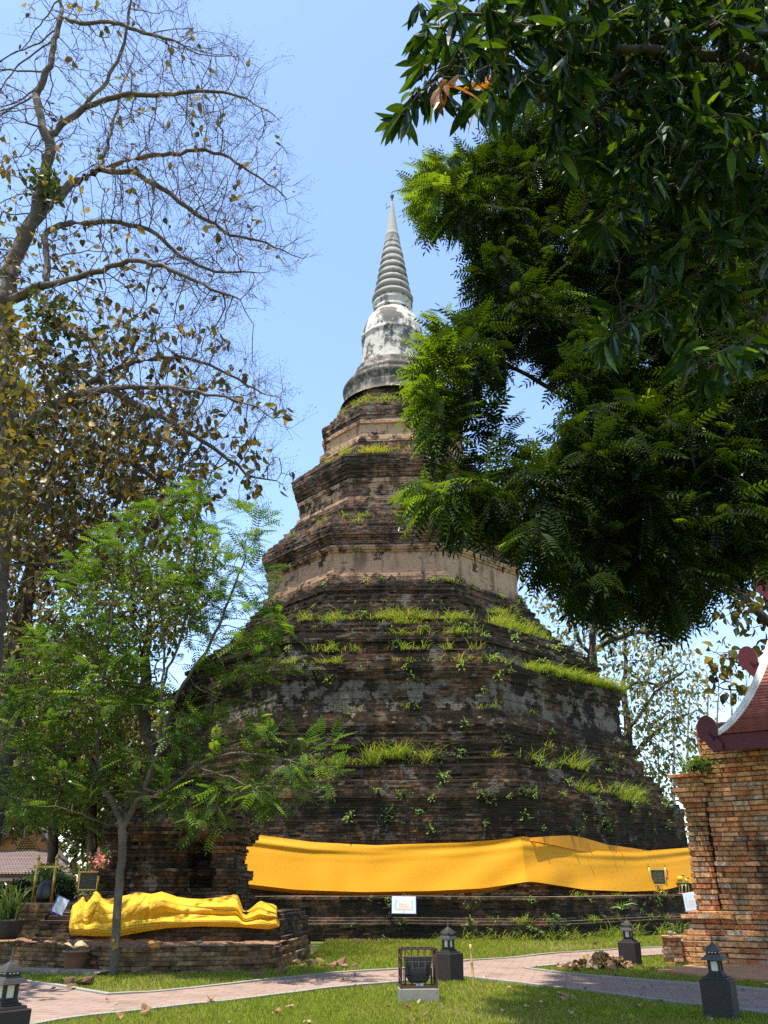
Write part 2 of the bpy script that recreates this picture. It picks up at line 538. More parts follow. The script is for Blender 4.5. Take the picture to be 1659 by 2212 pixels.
# path outlines on the picture's ground, turned into metres on the ground
UPPER = [(-160, 2085), (-60, 2106), (36, 2119), (113, 2130), (172, 2140), (234, 2151), (329, 2145), (494, 2128), (712, 2104), (858, 2096), (1010, 2077), (1097, 2071), (1207, 2060), (1343, 2052), (1438, 2047), (1560, 2042)]
FARLOW = [(1560, 2056), (1438, 2064), (1343, 2069), (1207, 2086), (1135, 2093)]
NEARUP = [(1207, 2103), (1371, 2118), (1520, 2129), (1659, 2141), (1800, 2152)]
LOWER = [(1800, 2215), (1659, 2193), (1521, 2174), (1453, 2167), (1316, 2148), (1207, 2135), (1097, 2123), (1003, 2112), (930, 2114), (858, 2123), (700, 2138), (603, 2150), (494, 2164), (329, 2182), (214, 2194), (120, 2207), (40, 2222), (-80, 2225), (-200, 2200)]
def densify(pts, n=4):
    P = onz(*np.array(pts, float).T)[:, :2]
    return np.concatenate([np.concatenate([P[i] + (P[i + 1] - P[i]) * f for f in np.linspace(0, 1, n, endpoint=False)[:, None]]).reshape(-1, 2) for i in range(len(P) - 1)] + [P[-1:]])
PATH_POLY = np.concatenate([densify(UPPER), densify(FARLOW), densify(NEARUP), densify(LOWER)])

def inside(poly, x, y):
    r = np.zeros(np.shape(x), bool)
    j = len(poly) - 1
    for i in range(len(poly)):
        xi, yi = poly[i]; xj, yj = poly[j]
        c = ((yi > y) != (yj > y)) & (x < (xj - xi) * (y - yi) / (yj - yi + 1e-12) + xi)
        r ^= c
        j = i
    return r

def build_path():
    import bmesh
    t = NT('paving')
    p = t.coord('Object', (1, 1, 1), (0, 0, math.radians(12)))
    br = t.n('TexBrick'); t.t.links.new(p, br.inputs[0])
    br.inputs['Scale'].default_value = 1.0
    br.inputs['Brick Width'].default_value = .42; br.inputs['Row Height'].default_value = .21
    br.inputs['Mortar Size'].default_value = .013
    br.inputs['Color1'].default_value = (.225, .148, .118, 1); br.inputs['Color2'].default_value = (.265, .178, .142, 1)
    br.inputs['Mortar'].default_value = (.13, .1, .08, 1)
    n = t.noise(p, 1.3, 6, .65); n2 = t.noise(p, 14, 5, .6)
    c = t.mix(t.ramp(n, .45, .75), br.outputs[0], t.mix(1.0, br.outputs[0], (.62, .6, .56), 'MULTIPLY'))
    c = t.mix(t.math('MULTIPLY', n2, .4), c, (.235, .19, .15))
    mt = t.done(t.pbr(c, .9, .15, normal=t.bump(t.math('ADD', br.outputs['Fac'], n2), .3, -.01)))
    bm = bmesh.new()
    vs = [bm.verts.new((x, y, .012)) for x, y in PATH_POLY]
    f = bm.faces.new(vs)
    if f.normal.z < 0 or f.calc_area() and f.normal.z < 0: f.normal_flip()
    bmesh.ops.triangulate(bm, faces=[f])
    bmesh.ops.recalc_face_normals(bm, faces=bm.faces)
    me = bpy.data.meshes.new('path'); bm.to_mesh(me); bm.free()
    o = link('path', me, mt); tag(o, kind='structure')
    # kerb: low concrete strips along the edges
    mb = MB()
    for pts, nm in ((UPPER, 0), (FARLOW + NEARUP, 0), (LOWER, 0)):
        P = densify(pts)
        d = unit(np.gradient(P, axis=0)); nn = np.c_[-d[:, 1], d[:, 0]]
        h = .035 + .012 * wav(P[:, 0], P[:, 1], 2.2, 4)
        w = .06
        A, Bq = P - nn * w, P + nn * w
        m = len(P)
        v = np.concatenate([np.c_[A, np.full(m, -.05)], np.c_[A, h], np.c_[Bq, h], np.c_[Bq, np.full(m, -.05)]])
        i = np.arange(m - 1)
        q = np.concatenate([np.stack([i + a * m, i + 1 + a * m, i + 1 + (a + 1) * m, i + (a + 1) * m], -1) for a in range(3)])
        mb.add(v, q)
    o = mb.build('kerb', M['kerb']); tag(o, kind='structure')

# ------------------------------------------------------------------ the stepped stupa
XC, YC, TH = .55, 44.5, math.radians(3)
C22 = math.cos(math.radians(22.5))
def oct_pts(R):
    """counter-clockwise corners, the front face first"""
    a = [math.radians(-22.5 + 45 * k) - TH for k in range(8)]
    return [(XC + R * math.sin(x), YC - R * math.cos(x)) for x in a]
def oct_xy(phi, R):
    a = ((phi + TH + math.radians(22.5)) % math.radians(45)) - math.radians(22.5)
    r = R * C22 / np.cos(a)
    return XC + r * np.sin(phi), YC - r * np.cos(phi)
def hit_oct(u, v, R, th=TH):
    d = ray(u, v); o = np.array([0, 0, EYE])
    tb = None
    for k in (-1, 0, 1, 2):
        a = math.radians(45 * k) - th
        nx, ny = math.sin(a), -math.cos(a)
        den = d[..., 0] * nx + d[..., 1] * ny
        tt = (R * C22 - (o[0] - XC) * nx - (o[1] - YC) * ny) / np.where(den < -1e-4, den, -1e-4)
        tb = tt if tb is None else np.maximum(tb, tt)
    return o + d * tb[..., None]

def stair(z0, R0, z1, R1, n):
    out = []
    for i in range(n):
        a, b = z0 + (z1 - z0) * i / n, z0 + (z1 - z0) * (i + 1) / n
        r = R0 + (R1 - R0) * (i + .5) / n
        out += [(a + .01, r + .03), (b - .06, r), (b, r + .05)]
    return out

TERRACES = [
    # z, R ; bands of kept render
    ([(1.28, 13.66), (4.3, 13.64), (4.45, 13.74), (4.62, 13.7), *stair(4.63, 13.62, 5.15, 12.95, 3)], []),
    ([(5.12, 12.9), (5.5, 12.88), *stair(5.52, 12.86, 5.97, 12.45, 2), (6.0, 12.2), (6.5, 12.16), (6.56, 12.26), (6.66, 12.24), (6.68, 11.96), (7.2, 11.92), (7.26, 12.02), (7.36, 12.0), (7.42, 11.8), (7.95, 11.42)], [(7.36, 7.95, .42)]),
    ([(7.9, 11.38), (9.15, 11.36), (9.25, 11.52), (9.45, 11.5), (9.5, 11.6), (9.85, 11.56), *stair(9.87, 11.3, 10.5, 10.75, 3)], [(7.9, 9.2, .56)]),
    ([(10.45, 10.7), (10.85, 10.68), (10.92, 10.8), (11.05, 10.78), *stair(11.07, 10.6, 11.9, 9.85, 3), (11.94, 9.6), (12.1, 9.55), (12.2, 9.58), *stair(12.22, 9.05, 14.4, 7.45, 7), (14.42, 7.32), (14.62, 7.3)], [(10.45, 11.1, .25)]),
    ([(14.58, 7.3), (14.75, 7.25), (14.8, 7.14), (15.02, 7.2), (15.08, 7.2), (15.12, 6.98), (16.28, 6.98), (16.32, 7.14), (16.5, 7.2), (16.55, 7.08), (16.9, 7.2), (17.15, 7.42), (17.58, 7.44), *stair(17.6, 7.25, 19.5, 5.6, 6)], [(14.75, 15.1, .66), (15.1, 16.3, .74), (16.3, 16.56, .62)]),
    ([(19.48, 5.5), (19.55, 5.62), (19.76, 5.62), (19.8, 5.46), (20.5, 5.5), (20.55, 5.62), (20.75, 5.62), (20.8, 5.55), (21.2, 5.75), (21.5, 5.92), (21.6, 5.97), (22.05, 5.96), *stair(22.07, 5.75, 23.2, 4.6, 4)], [(19.5, 19.8, .7), (19.8, 20.6, .56), (20.55, 20.8, .6)]),
    ([(23.15, 4.5), (23.5, 4.42), (23.6, 4.46), (23.9, 4.46), (23.95, 4.2), (24.75, 4.2), (24.8, 4.33), (24.95, 4.36), (25.0, 4.25), (25.3, 4.35), (25.7, 4.4), *stair(25.72, 4.2, 27.1, 3.2, 5), (27.12, 3.1), (27.9, 3.0)], [(23.55, 24.0, .7), (24.0, 24.8, .7), (24.8, 25.0, .65), (25.0, 25.35, .4)]),
]

def ring_wobble(V, amp, k):
    a = np.arctan2(V[:, 1], V[:, 0]); r = np.hypot(V[:, 0], V[:, 1])
    f = 1 + amp * wav(a * 3, V[:, 2] * 3, 1.0, k)
    V = V.copy(); V[:, 0] *= f; V[:, 1] *= f
    return V

def densep(prof, step=.12):
    prof = np.asarray(prof, float); out = [prof[0]]
    for a, b in zip(prof[:-1], prof[1:]):
        n = max(1, int(np.linalg.norm(b - a) / step))
        out += [a + (b - a) * (i + 1) / n for i in range(n)]
    return np.array(out)

def build_stupa():
    root = empty('brick_stupa', (XC, YC, 0))
    tag(root, 'huge dark brick stupa of eight sides with stepped terraces and a grey spire', 'stupa')
    def child(o):
        o.parent = root
        o.matrix_parent_inverse = root.matrix_basis.inverted()
        return o
    back = lambda k: k in (3, 4, 5)
    def scaled(R0, prof):
        return [(z, (R - R0) * C22) for z, R in prof]
    pl = [(-.1, 14.95), (.3, 14.95), (.42, 15.02), (.5, 15.06), (.53, 14.86), (.6, 14.8), (.66, 14.64), (.74, 14.6), (1.08, 14.62), (1.14, 14.74), (1.27, 14.76)]
    child(brick_sweep('platform', oct_pts(14.9), scaled(14.9, pl), M['platform_brick'], closed=True, bh=.075, bw=.3, du=.075, jit=.02, rec=.022, seed=11, sag=.035, wob=.05, coarse=back, top=1.3, miss=.04))
    for i, (pr, pls) in enumerate(TERRACES):
        R0 = pr[0][1]
        o = child(brick_sweep('terrace', oct_pts(R0), scaled(R0, pr), M['grey_brick' if i == 2 else 'stupa_brick' if i < 4 else 'upper_brick'], closed=True, pal=BRICK_COL if i < 4 else UPPER_COL, bh=.088 if i < 4 else .1, bw=.34, du=.13 if i < 3 else .11, jit=.028, rec=.022,
                              seed=21 + i, sag=.05, wob=.05, coarse=back, plas=pls, top=.6, miss=.035))
        if i == 4: o['label'] = 'pink plastered octagonal terrace under a deep brick cornice'
    # round parts
    def rnd(name, prof, mat, n=64, amp=.006, par=None, smooth=True, k=0):
        mb = MB(); mb.lathe(densep(prof), n)
        o = mb.build(name, M[mat], root, smooth, xf=lambda V: ring_wobble(V, amp, k))
        if par is not None: o.parent = par
        for p in (): pass
        return o
    rnd('drum', [(3.2, 27.6), (3.05, 27.75), (2.96, 27.95), (2.95, 28.6), (3.02, 28.72), (3.06, 28.95), (2.98, 29.1), (2.72, 29.2), (2.6, 29.35), (2.62, 29.6), (2.52, 29.75), (2.36, 29.9), (2.3, 30.15), (2.3, 30.3), (2.1, 30.45), (1.96, 30.55), (1.9, 30.6)], 'drum', amp=.012)
    bell = rnd('bell', [(1.99, 30.5), (1.96, 30.7), (1.92, 31.2), (1.9, 32.2), (1.9, 32.55), (1.96, 32.62), (1.97, 32.74), (1.91, 32.84), (1.9, 33.0), (1.86, 33.4), (1.74, 33.85), (1.58, 34.2), (1.4, 34.5), (1.22, 34.72), (1.1, 34.8)], 'bell', amp=.008, k=2)
    # diamond shaped plaster ornament on the band of the bell
    for a in (-.12, .95, -1.2):
        mb = MB()
        x, y = 1.98 * math.sin(a), -1.98 * math.cos(a)
        w = .26
        e = np.array([math.cos(a), math.sin(a), 0]); n_ = np.array([math.sin(a), -math.cos(a), 0]); c = np.array([x, y, 32.68])
        v = [c + e * w, c + UP * w * 1.1, c - e * w, c - UP * w * 1.2, c + n_ * .09]
        mb.add(v, t=[(0, 1, 4), (1, 2, 4), (2, 3, 4), (3, 0, 4)])
        mb.build('ornament', M['neck'], bell)
    rnd('neck', [(1.16, 34.7), (1.28, 34.78), (1.27, 34.95), (1.2, 35.05), (1.2, 35.3), (1.27, 35.4), (1.26, 35.5), (1.18, 35.55), (1.15, 35.75), (1.22, 35.82)], 'neck', n=8 * 6, amp=.01)
    sp = rnd('spire', [(1.2, 35.75), (1.31, 35.85), (1.33, 35.98), (1.22, 36.15), (1.05, 36.3), (.98, 36.5), (.52, 40.5), (.49, 40.85), (.48, 41.05)], 'spire', k=1)
    zs = np.array([36.4, 36.98, 37.5, 38.08, 38.64, 39.2, 39.8, 40.3, 40.72])
    rs = np.array([1.15, 1.07, .985, .9, .81, .73, .62, .545, .485])
    for i in range(len(zs) - 0):
        z1 = zs[i + 1] if i + 1 < len(zs) else 41.1
        h = z1 - zs[i]; r = rs[i]
        pf = [(r * .82, zs[i]), (r * .97, zs[i] + h * .1), (r * 1.01, zs[i] + h * .35), (r * .97, zs[i] + h * .65), (r * .87, zs[i] + h * .9), (r * .78, z1)]
        o = rnd('ring', pf, 'spire', k=i)
        o.parent = sp
    rnd('cone', [(.4, 41.0), (.45, 41.08), (.44, 41.25), (.40, 41.35), (.25, 42.7), (.08, 44.15), (.05, 44.2)], 'cone', amp=.004)
    rnd('finial', [(.07, 44.1), (.075, 44.2), (.05, 44.28), (.05, 44.4), (.1, 44.5), (.125, 44.62), (.12, 44.74), (.06, 44.8), (.0, 44.81)], 'drum', n=20)
    mb = MB(); mb.tube([(-.1, -.05, 43.75), (-.4, -.1, 43.45)], .022); mb.tube([(-.4, -.1, 43.4), (-.4, -.1, 43.95)], .016)
    mb.build('metal_rod', M['rust'], root)

# ------------------------------------------------------------------ saffron cloth round the stupa
def build_saffron():
    top = [(505, 1795), (526, 1799), (676, 1819), (760, 1823.5), (814, 1826), (857, 1824), (1003, 1820), (1097, 1812), (1130, 1806.5), (1165, 1812), (1258, 1832), (1377, 1839), (1488, 1831), (1560, 1822)]
    bot = [(505, 1906), (545, 1911), (640, 1922), (785, 1927), (930, 1924.5), (1042, 1919), (1102, 1910), (1143, 1904), (1165, 1906.5), (1265, 1922), (1358, 1926), (1433, 1923), (1498, 1907), (1560, 1895)]
    us = np.unique(np.concatenate([np.linspace(505, 1560, 300), [1130]]))
    tv = np.interp(us, *zip(*top)); bv = np.interp(us, *zip(*bot))
    def smooth(a, k=5):
        return np.convolve(np.pad(a, k, 'edge'), np.ones(2 * k + 1) / (2 * k + 1), 'valid')
    tv, bv = smooth(tv, 1), smooth(bv, 3)
    TF = math.radians(5.3)
    nv = 34
    f = np.linspace(0, 1, nv)
    Uq = np.repeat(us[None], nv, 0); Vq = tv + (bv - tv) * f[:, None]
    R = 13.98 + .30 * f[:, None] ** 1.2 + 0 * Uq
    # wrinkles: hem swags, tension folds from the corner
    R += .035 * f[:, None] ** 2 * np.sin(Uq / 17 + 2.0 * np.sin(Uq / 61)) * (0.4 + .6 * np.sin(Uq / 90) ** 2)
    R += .05 * np.exp(-((f[:, None] - .16) / .05) ** 2) * np.clip(1 - np.abs(Uq - 640) / 330, 0, 1)
    R += .022 * np.sin((Uq - 1130) / 26 + f[:, None] * 7) * np.exp(-np.abs(Uq - 1130) / 160)
    R += .03 * wav(Uq / 60, f[:, None] * 2.2, 1, 3)
    R += .02 * np.sin(f[:, None] * 26 + Uq / 130) * np.exp(-((f[:, None]) / .25) ** 2)
    V = hit_oct(Uq, Vq, R, TF)
    q = gridq(nv, len(us))
    hole = empty('saffron_cloth_band', (0, 0, 0))
    o = link('saffron_cloth_band', npmesh('saffron', V.reshape(-1, 3), [q], smooth=True), M['saffron'])
    bpy.data.objects.remove(hole)
    tag(o, 'long saffron orange cloth wrapped around the foot of the stupa', 'cloth')
    # darker double hem along the lower edge
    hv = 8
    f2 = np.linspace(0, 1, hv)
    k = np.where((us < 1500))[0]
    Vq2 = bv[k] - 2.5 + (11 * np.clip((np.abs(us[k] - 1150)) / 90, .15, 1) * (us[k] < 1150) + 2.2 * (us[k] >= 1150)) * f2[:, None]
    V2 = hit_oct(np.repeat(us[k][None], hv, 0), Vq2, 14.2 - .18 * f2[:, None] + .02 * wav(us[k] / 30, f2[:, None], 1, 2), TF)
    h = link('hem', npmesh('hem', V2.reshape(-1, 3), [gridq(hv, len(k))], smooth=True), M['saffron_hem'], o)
    # fold lying behind the corner, coloured darker for shade
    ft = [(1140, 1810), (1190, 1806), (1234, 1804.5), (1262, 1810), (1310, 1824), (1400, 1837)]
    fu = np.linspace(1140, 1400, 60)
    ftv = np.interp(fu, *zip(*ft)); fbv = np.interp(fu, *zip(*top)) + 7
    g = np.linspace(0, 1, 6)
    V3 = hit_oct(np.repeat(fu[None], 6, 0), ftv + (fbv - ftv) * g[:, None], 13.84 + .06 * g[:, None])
    link('fold', npmesh('fold', V3.reshape(-1, 3), [gridq(6, 60)], smooth=True), M['saffron_shaded'], o)

def gridq(nr, nc, closed=False):
    i = np.arange(nr - 1)[:, None] * nc
    j = np.arange(nc if closed else nc - 1)[None]
    k = (j + 1) % nc
    return np.stack([i + j, i + k, i + nc + k, i + nc + j], -1).reshape(-1, 4)

# ------------------------------------------------------------------ small ruined shrine, its plinth and the draped cloth
def build_shrine():
    cx, cy = -5.3, 24.0
    root = empty('ruined_brick_shrine', (cx, cy, 0))
    tag(root, 'small crumbling dark brick shrine with a black niche behind the yellow cloth', 'shrine')
    def child(o):
        o.parent = root; o.matrix_parent_inverse = root.matrix_basis.inverted(); return o
    w, d = 1.62, 1.2
    pts = [(cx - w, cy - d), (cx - .9, cy - d), (cx - .85, cy - d - .22), (cx + .15, cy - d - .22), (cx + .2, cy - d - .05), (cx + w, cy - d), (cx + w, cy + d), (cx - w, cy + d)]
    prof = [(.7, .12), (1.45, .1), (1.5, 0.02), (1.75, -.02), (1.8, .12), (1.95, .1), (2.0, -.08), (2.35, -.1), (2.6, -.06), (2.65, .1), (2.8, .18), (2.95, .2), (3.05, .1), (3.15, .0), (3.3, -.25), (3.45, -.5)]
    ul = np.cumsum([0] + [math.dist(pts[i], pts[i + 1]) for i in range(len(pts) - 1)])
    u_n = ul[4] + .45
    rg = np.random.default_rng(5)
    def cb(U, z):
        x = np.abs(U - u_n - .1)
        niche = (x < .27) & (z > 1.55) & (z < 2.62 - .9 * np.maximum(0, x - .1))
        er = .22 * np.maximum(0, wav(U * 1.4, z * 1.6, 1.2, 3) - .25) * (z > 2.0)
        return np.where(niche, -.62, 0) - er - .15 * (z > 3.0) * np.abs(wav(U * 2, z * 2, 1.5, 1))
    child(brick_sweep('shrine_body', pts, prof, M['shrine_brick'], closed=True, bh=.085, bw=.34, du=.07, jit=.045, rec=.03, seed=51, miss=.07, sag=.03, wob=.03, cb=cb, top=.5))
    w2 = 1.15
    pts2 = [(cx - w2 + .35, cy - .9), (cx + w2 + .2, cy - .9), (cx + w2 + .2, cy + 1.0), (cx - w2 + .35, cy + 1.0)]
    cb2 = lambda U, z: -.3 * np.abs(wav(U * 1.2, z * 2.1, 1.3, 2)) - .12 * (z > 3.9)
    child(brick_sweep('broken_top', pts2, [(3.25, .25), (3.5, .1), (3.7, -.1), (3.95, -.25), (4.15, -.45), (4.3, -.7)], M['shrine_brick'], closed=True, bh=.085, bw=.34, du=.07, jit=.06, rec=.03, seed=52, miss=.12, cb=cb2, top=.6))
    # altar in front of it, under the cloth
    pts3 = [(-7.75, 21.35), (-2.35, 21.7), (-2.0, 24.6), (-7.9, 24.6)]
    o = brick_sweep('brick_altar', pts3, [(.2, .1), (.55, .08), (.6, 0.03), (.9, 0), (.94, -.04), (1.04, -.06)], M['shrine_brick'], closed=True, bh=.085, bw=.34, du=.08, jit=.03, rec=.025, seed=53, miss=.05, sag=.03, top=1.6)
    tag(o, 'low brick altar under the shrine, covered in front by the yellow cloth', 'altar')
    # low plinth with sloping earth top
    P = onz(np.array([-140, -20, 120, 250, 400, 520, 602]), np.array([2078, 2087, 2093, 2104, 2102, 2099, 2096.]))[:, :2]
    path = [tuple(p) for p in P] + [(-1.75, 23.5)]
    cbp = lambda U, z: -.09 * np.abs(wav(U, z, 1.5, 1)) - .10 * (z > .42) * np.abs(wav(U * 1.5, z * 3, 1.3, 4))
    pr = brick_sweep('brick_plinth', path, [(-.1, .0), (.16, 0.0), (.2, -.06), (.5, -.09)], M['laterite'], closed=False, bh=.085, bw=.30, du=.07, jit=.035, rec=.03, seed=54, miss=.06, sag=.03, cb=cbp, pal=LAT_COL, top=.05)
    tag(pr, 'low mossy laterite brick plinth running along the lawn before the shrine', 'plinth')
    # earth and tumbled bricks on the plinth top: a child of the plinth
    inner = np.array([(-12.6, 22.4), (-10.5, 22.3), (-8.6, 21.9), (-7.0, 21.55), (-5.2, 21.6), (-3.4, 21.75), (-2.3, 21.8)])
    ne, nf = 120, 26
    s = np.linspace(0, 1, ne)
    a = np.stack([np.interp(s, np.linspace(0, 1, 7), P[:, k]) for k in (0, 1)], -1) + np.array((0, .12))
    b = np.stack([np.interp(s, np.linspace(0, 1, 7), inner[:, k]) for k in (0, 1)], -1)
    f = np.linspace(0, 1, nf)[:, None, None]
    XY = a + (b - a) * f
    Z = .43 + .05 * f[..., 0] ** .8 + .03 * wav(XY[..., 0] * 2, XY[..., 1] * 4, 1.5, 2) + .025 * np.round(2 * wav(XY[..., 0] * 3, XY[..., 1] * 5, 1.5, 5))
    V = np.concatenate([XY, Z[..., None]], -1).reshape(-1, 3)
    t = NT('earth'); p = t.coord('Object', (1, 2.2, 1)); n1 = t.noise(p, 3, 6, .65); n2 = t.noise(p, 13, 5, .6)
    c = t.mix(n1, (.09, .05, .03), (.30, .17, .10)); c = t.mix(t.ramp(n2, .5, .7), c, (.36, .24, .15))
    mt = t.done(t.pbr(c, .95, .1, normal=t.bump(t.math('ADD', n1, n2), .8, .05)))
    link('earth_top', npmesh('earth', V, [gridq(nf, ne)]), mt, pr)
    # stone edging in front of the plinth
    e = brick_sweep('stone_edging', [tuple(onz(u, v)[:2]) for u, v in ((-120, 2098), (40, 2103), (150, 2106), (215, 2110))], [(-.05, .02), (.1, 0)], M['laterite'], bh=.12, bw=.5, du=.08, jit=.05, rec=.04, seed=57, pal=np.array([(.3, .26, .2)]), top=.35)
    tag(e, 'row of pale flat edging stones at the foot of the plinth', 'edging')

def build_yellow_cloth():
    up = np.array([(149, 1990), (153, 1968), (157, 1956), (165, 1950), (172, 1944), (178, 1937), (181, 1946), (186, 1951), (195, 1941), (207, 1925), (213, 1930), (218, 1940), (232, 1942), (247, 1939), (272, 1934), (298, 1927), (312, 1929), (327, 1931), (337, 1929), (349, 1926), (365, 1931), (382, 1937), (410, 1941), (437, 1942), (475, 1938), (505, 1932), (513, 1934), (519, 1950), (524, 1965), (532, 1969), (545, 1960), (556, 1950), (564, 1946), (575, 1950), (590, 1953), (597, 1957), (600, 1984)], float)
    lo = np.array([(149, 2012), (153, 2020), (200, 2022.5), (255, 2023), (309, 2013), (360, 2005), (437, 2001), (520, 2003), (580, 2008), (600, 2003)], float)
    us = np.linspace(149, 600, 420)
    tv = np.interp(us, up[:, 0], up[:, 1]); bv = np.interp(us, lo[:, 0], lo[:, 1])
    yb = 21.05 + (us - 149) / 451 * .35
    nv = 110
    f = np.linspace(0, 1, nv)[:, None]
    Vv = bv + (tv - bv) * f
    # depth: stands off the altar front, then leans back over what lies on it
    D = yb - .10 * np.sin(np.pi * np.clip(f / .35, 0, 1)) + .5 * np.clip((f - .42) / .58, 0, 1) ** 1.2
    # folds: a fan gathered at the right end, rays falling from the high points at the left, flat creases below
    rdg = lambda x: 1 - np.abs(np.sin(x)) ** .55
    H_ = 95.0
    a1 = np.arctan2((f - .42) * H_ + 4 * np.sin(us / 37), 640 - us)
    k1 = np.clip((us - 280) / 70, 0, 1)
    a2 = np.arctan2((1.08 - f) * H_, us - 207 + 6 * np.sin(f * 7))
    a3 = np.arctan2((1.12 - f) * H_, us - 318 + 8 * np.sin(f * 5))
    k2 = np.clip(1 - np.abs(us - 207) / 75, 0, 1); k3 = np.clip(1 - np.abs(us - 318) / 90, 0, 1)
    up_ = np.clip((f - .22) * 5, .0, 1) * np.clip((1.03 - f) * 6, 0, 1)
    D = D + up_ * (k1 * (.15 * rdg(a1 * 9) + .06 * rdg(a1 * 21 + 1)) + k2 * .09 * rdg(a2 * 5.5) + k3 * .09 * rdg(a3 * 6 + .6))
    D = D + (1 - up_) * .012 * rdg(f * 42 + us / 60) + .03 * up_ * rdg(f * 13 - us / 52) * (1 - k1)
    D = D - .03 * np.abs(wav(us / 45 + f * 3.0, f * 4.5 - us / 160, 1.2, 2))
    # lumps of what it covers
    for uc, fc, wu, wf, am in ((205, .75, 28, .3, .28), (300, .7, 45, .35, .30), (350, .72, 35, .25, .22), (470, .72, 60, .2, .18), (575, .6, 25, .3, .25)):
        D = D - am * np.exp(-((us - uc) / wu) ** 2 - ((f - fc) / wf) ** 2)
    # step where the altar edge is
    D = D + .04 * np.clip((f - .30) * 30, 0, 1)
    Pp = at(np.repeat(us[None], nv, 0), Vv, D)
    # back: over the top and down behind
    bk = [Pp[-1] + np.array([0, .12, -.015]), Pp[-1] + np.array([0, .28, -.12]), Pp[-1] + np.array([0, .36, -.4])]
    # side edge at the right and left wraps round
    V = np.concatenate([Pp, np.array(bk)], 0)
    R, Lf = V[:, -1:].copy(), V[:, :1].copy()
    V = np.concatenate([Lf + np.array([.08, .55, 0]), Lf + np.array([-.02, .22, 0]), V, R + np.array([.02, .2, 0]), R + np.array([-.05, .5, 0])], 1)
    o = link('yellow_draped_cloth', npmesh('yellow', V.reshape(-1, 3), [gridq(V.shape[0], V.shape[1])], smooth=True), M['yellow'])
    tag(o, 'bright yellow cloth draped in folds over lumpy shapes on the altar', 'cloth')

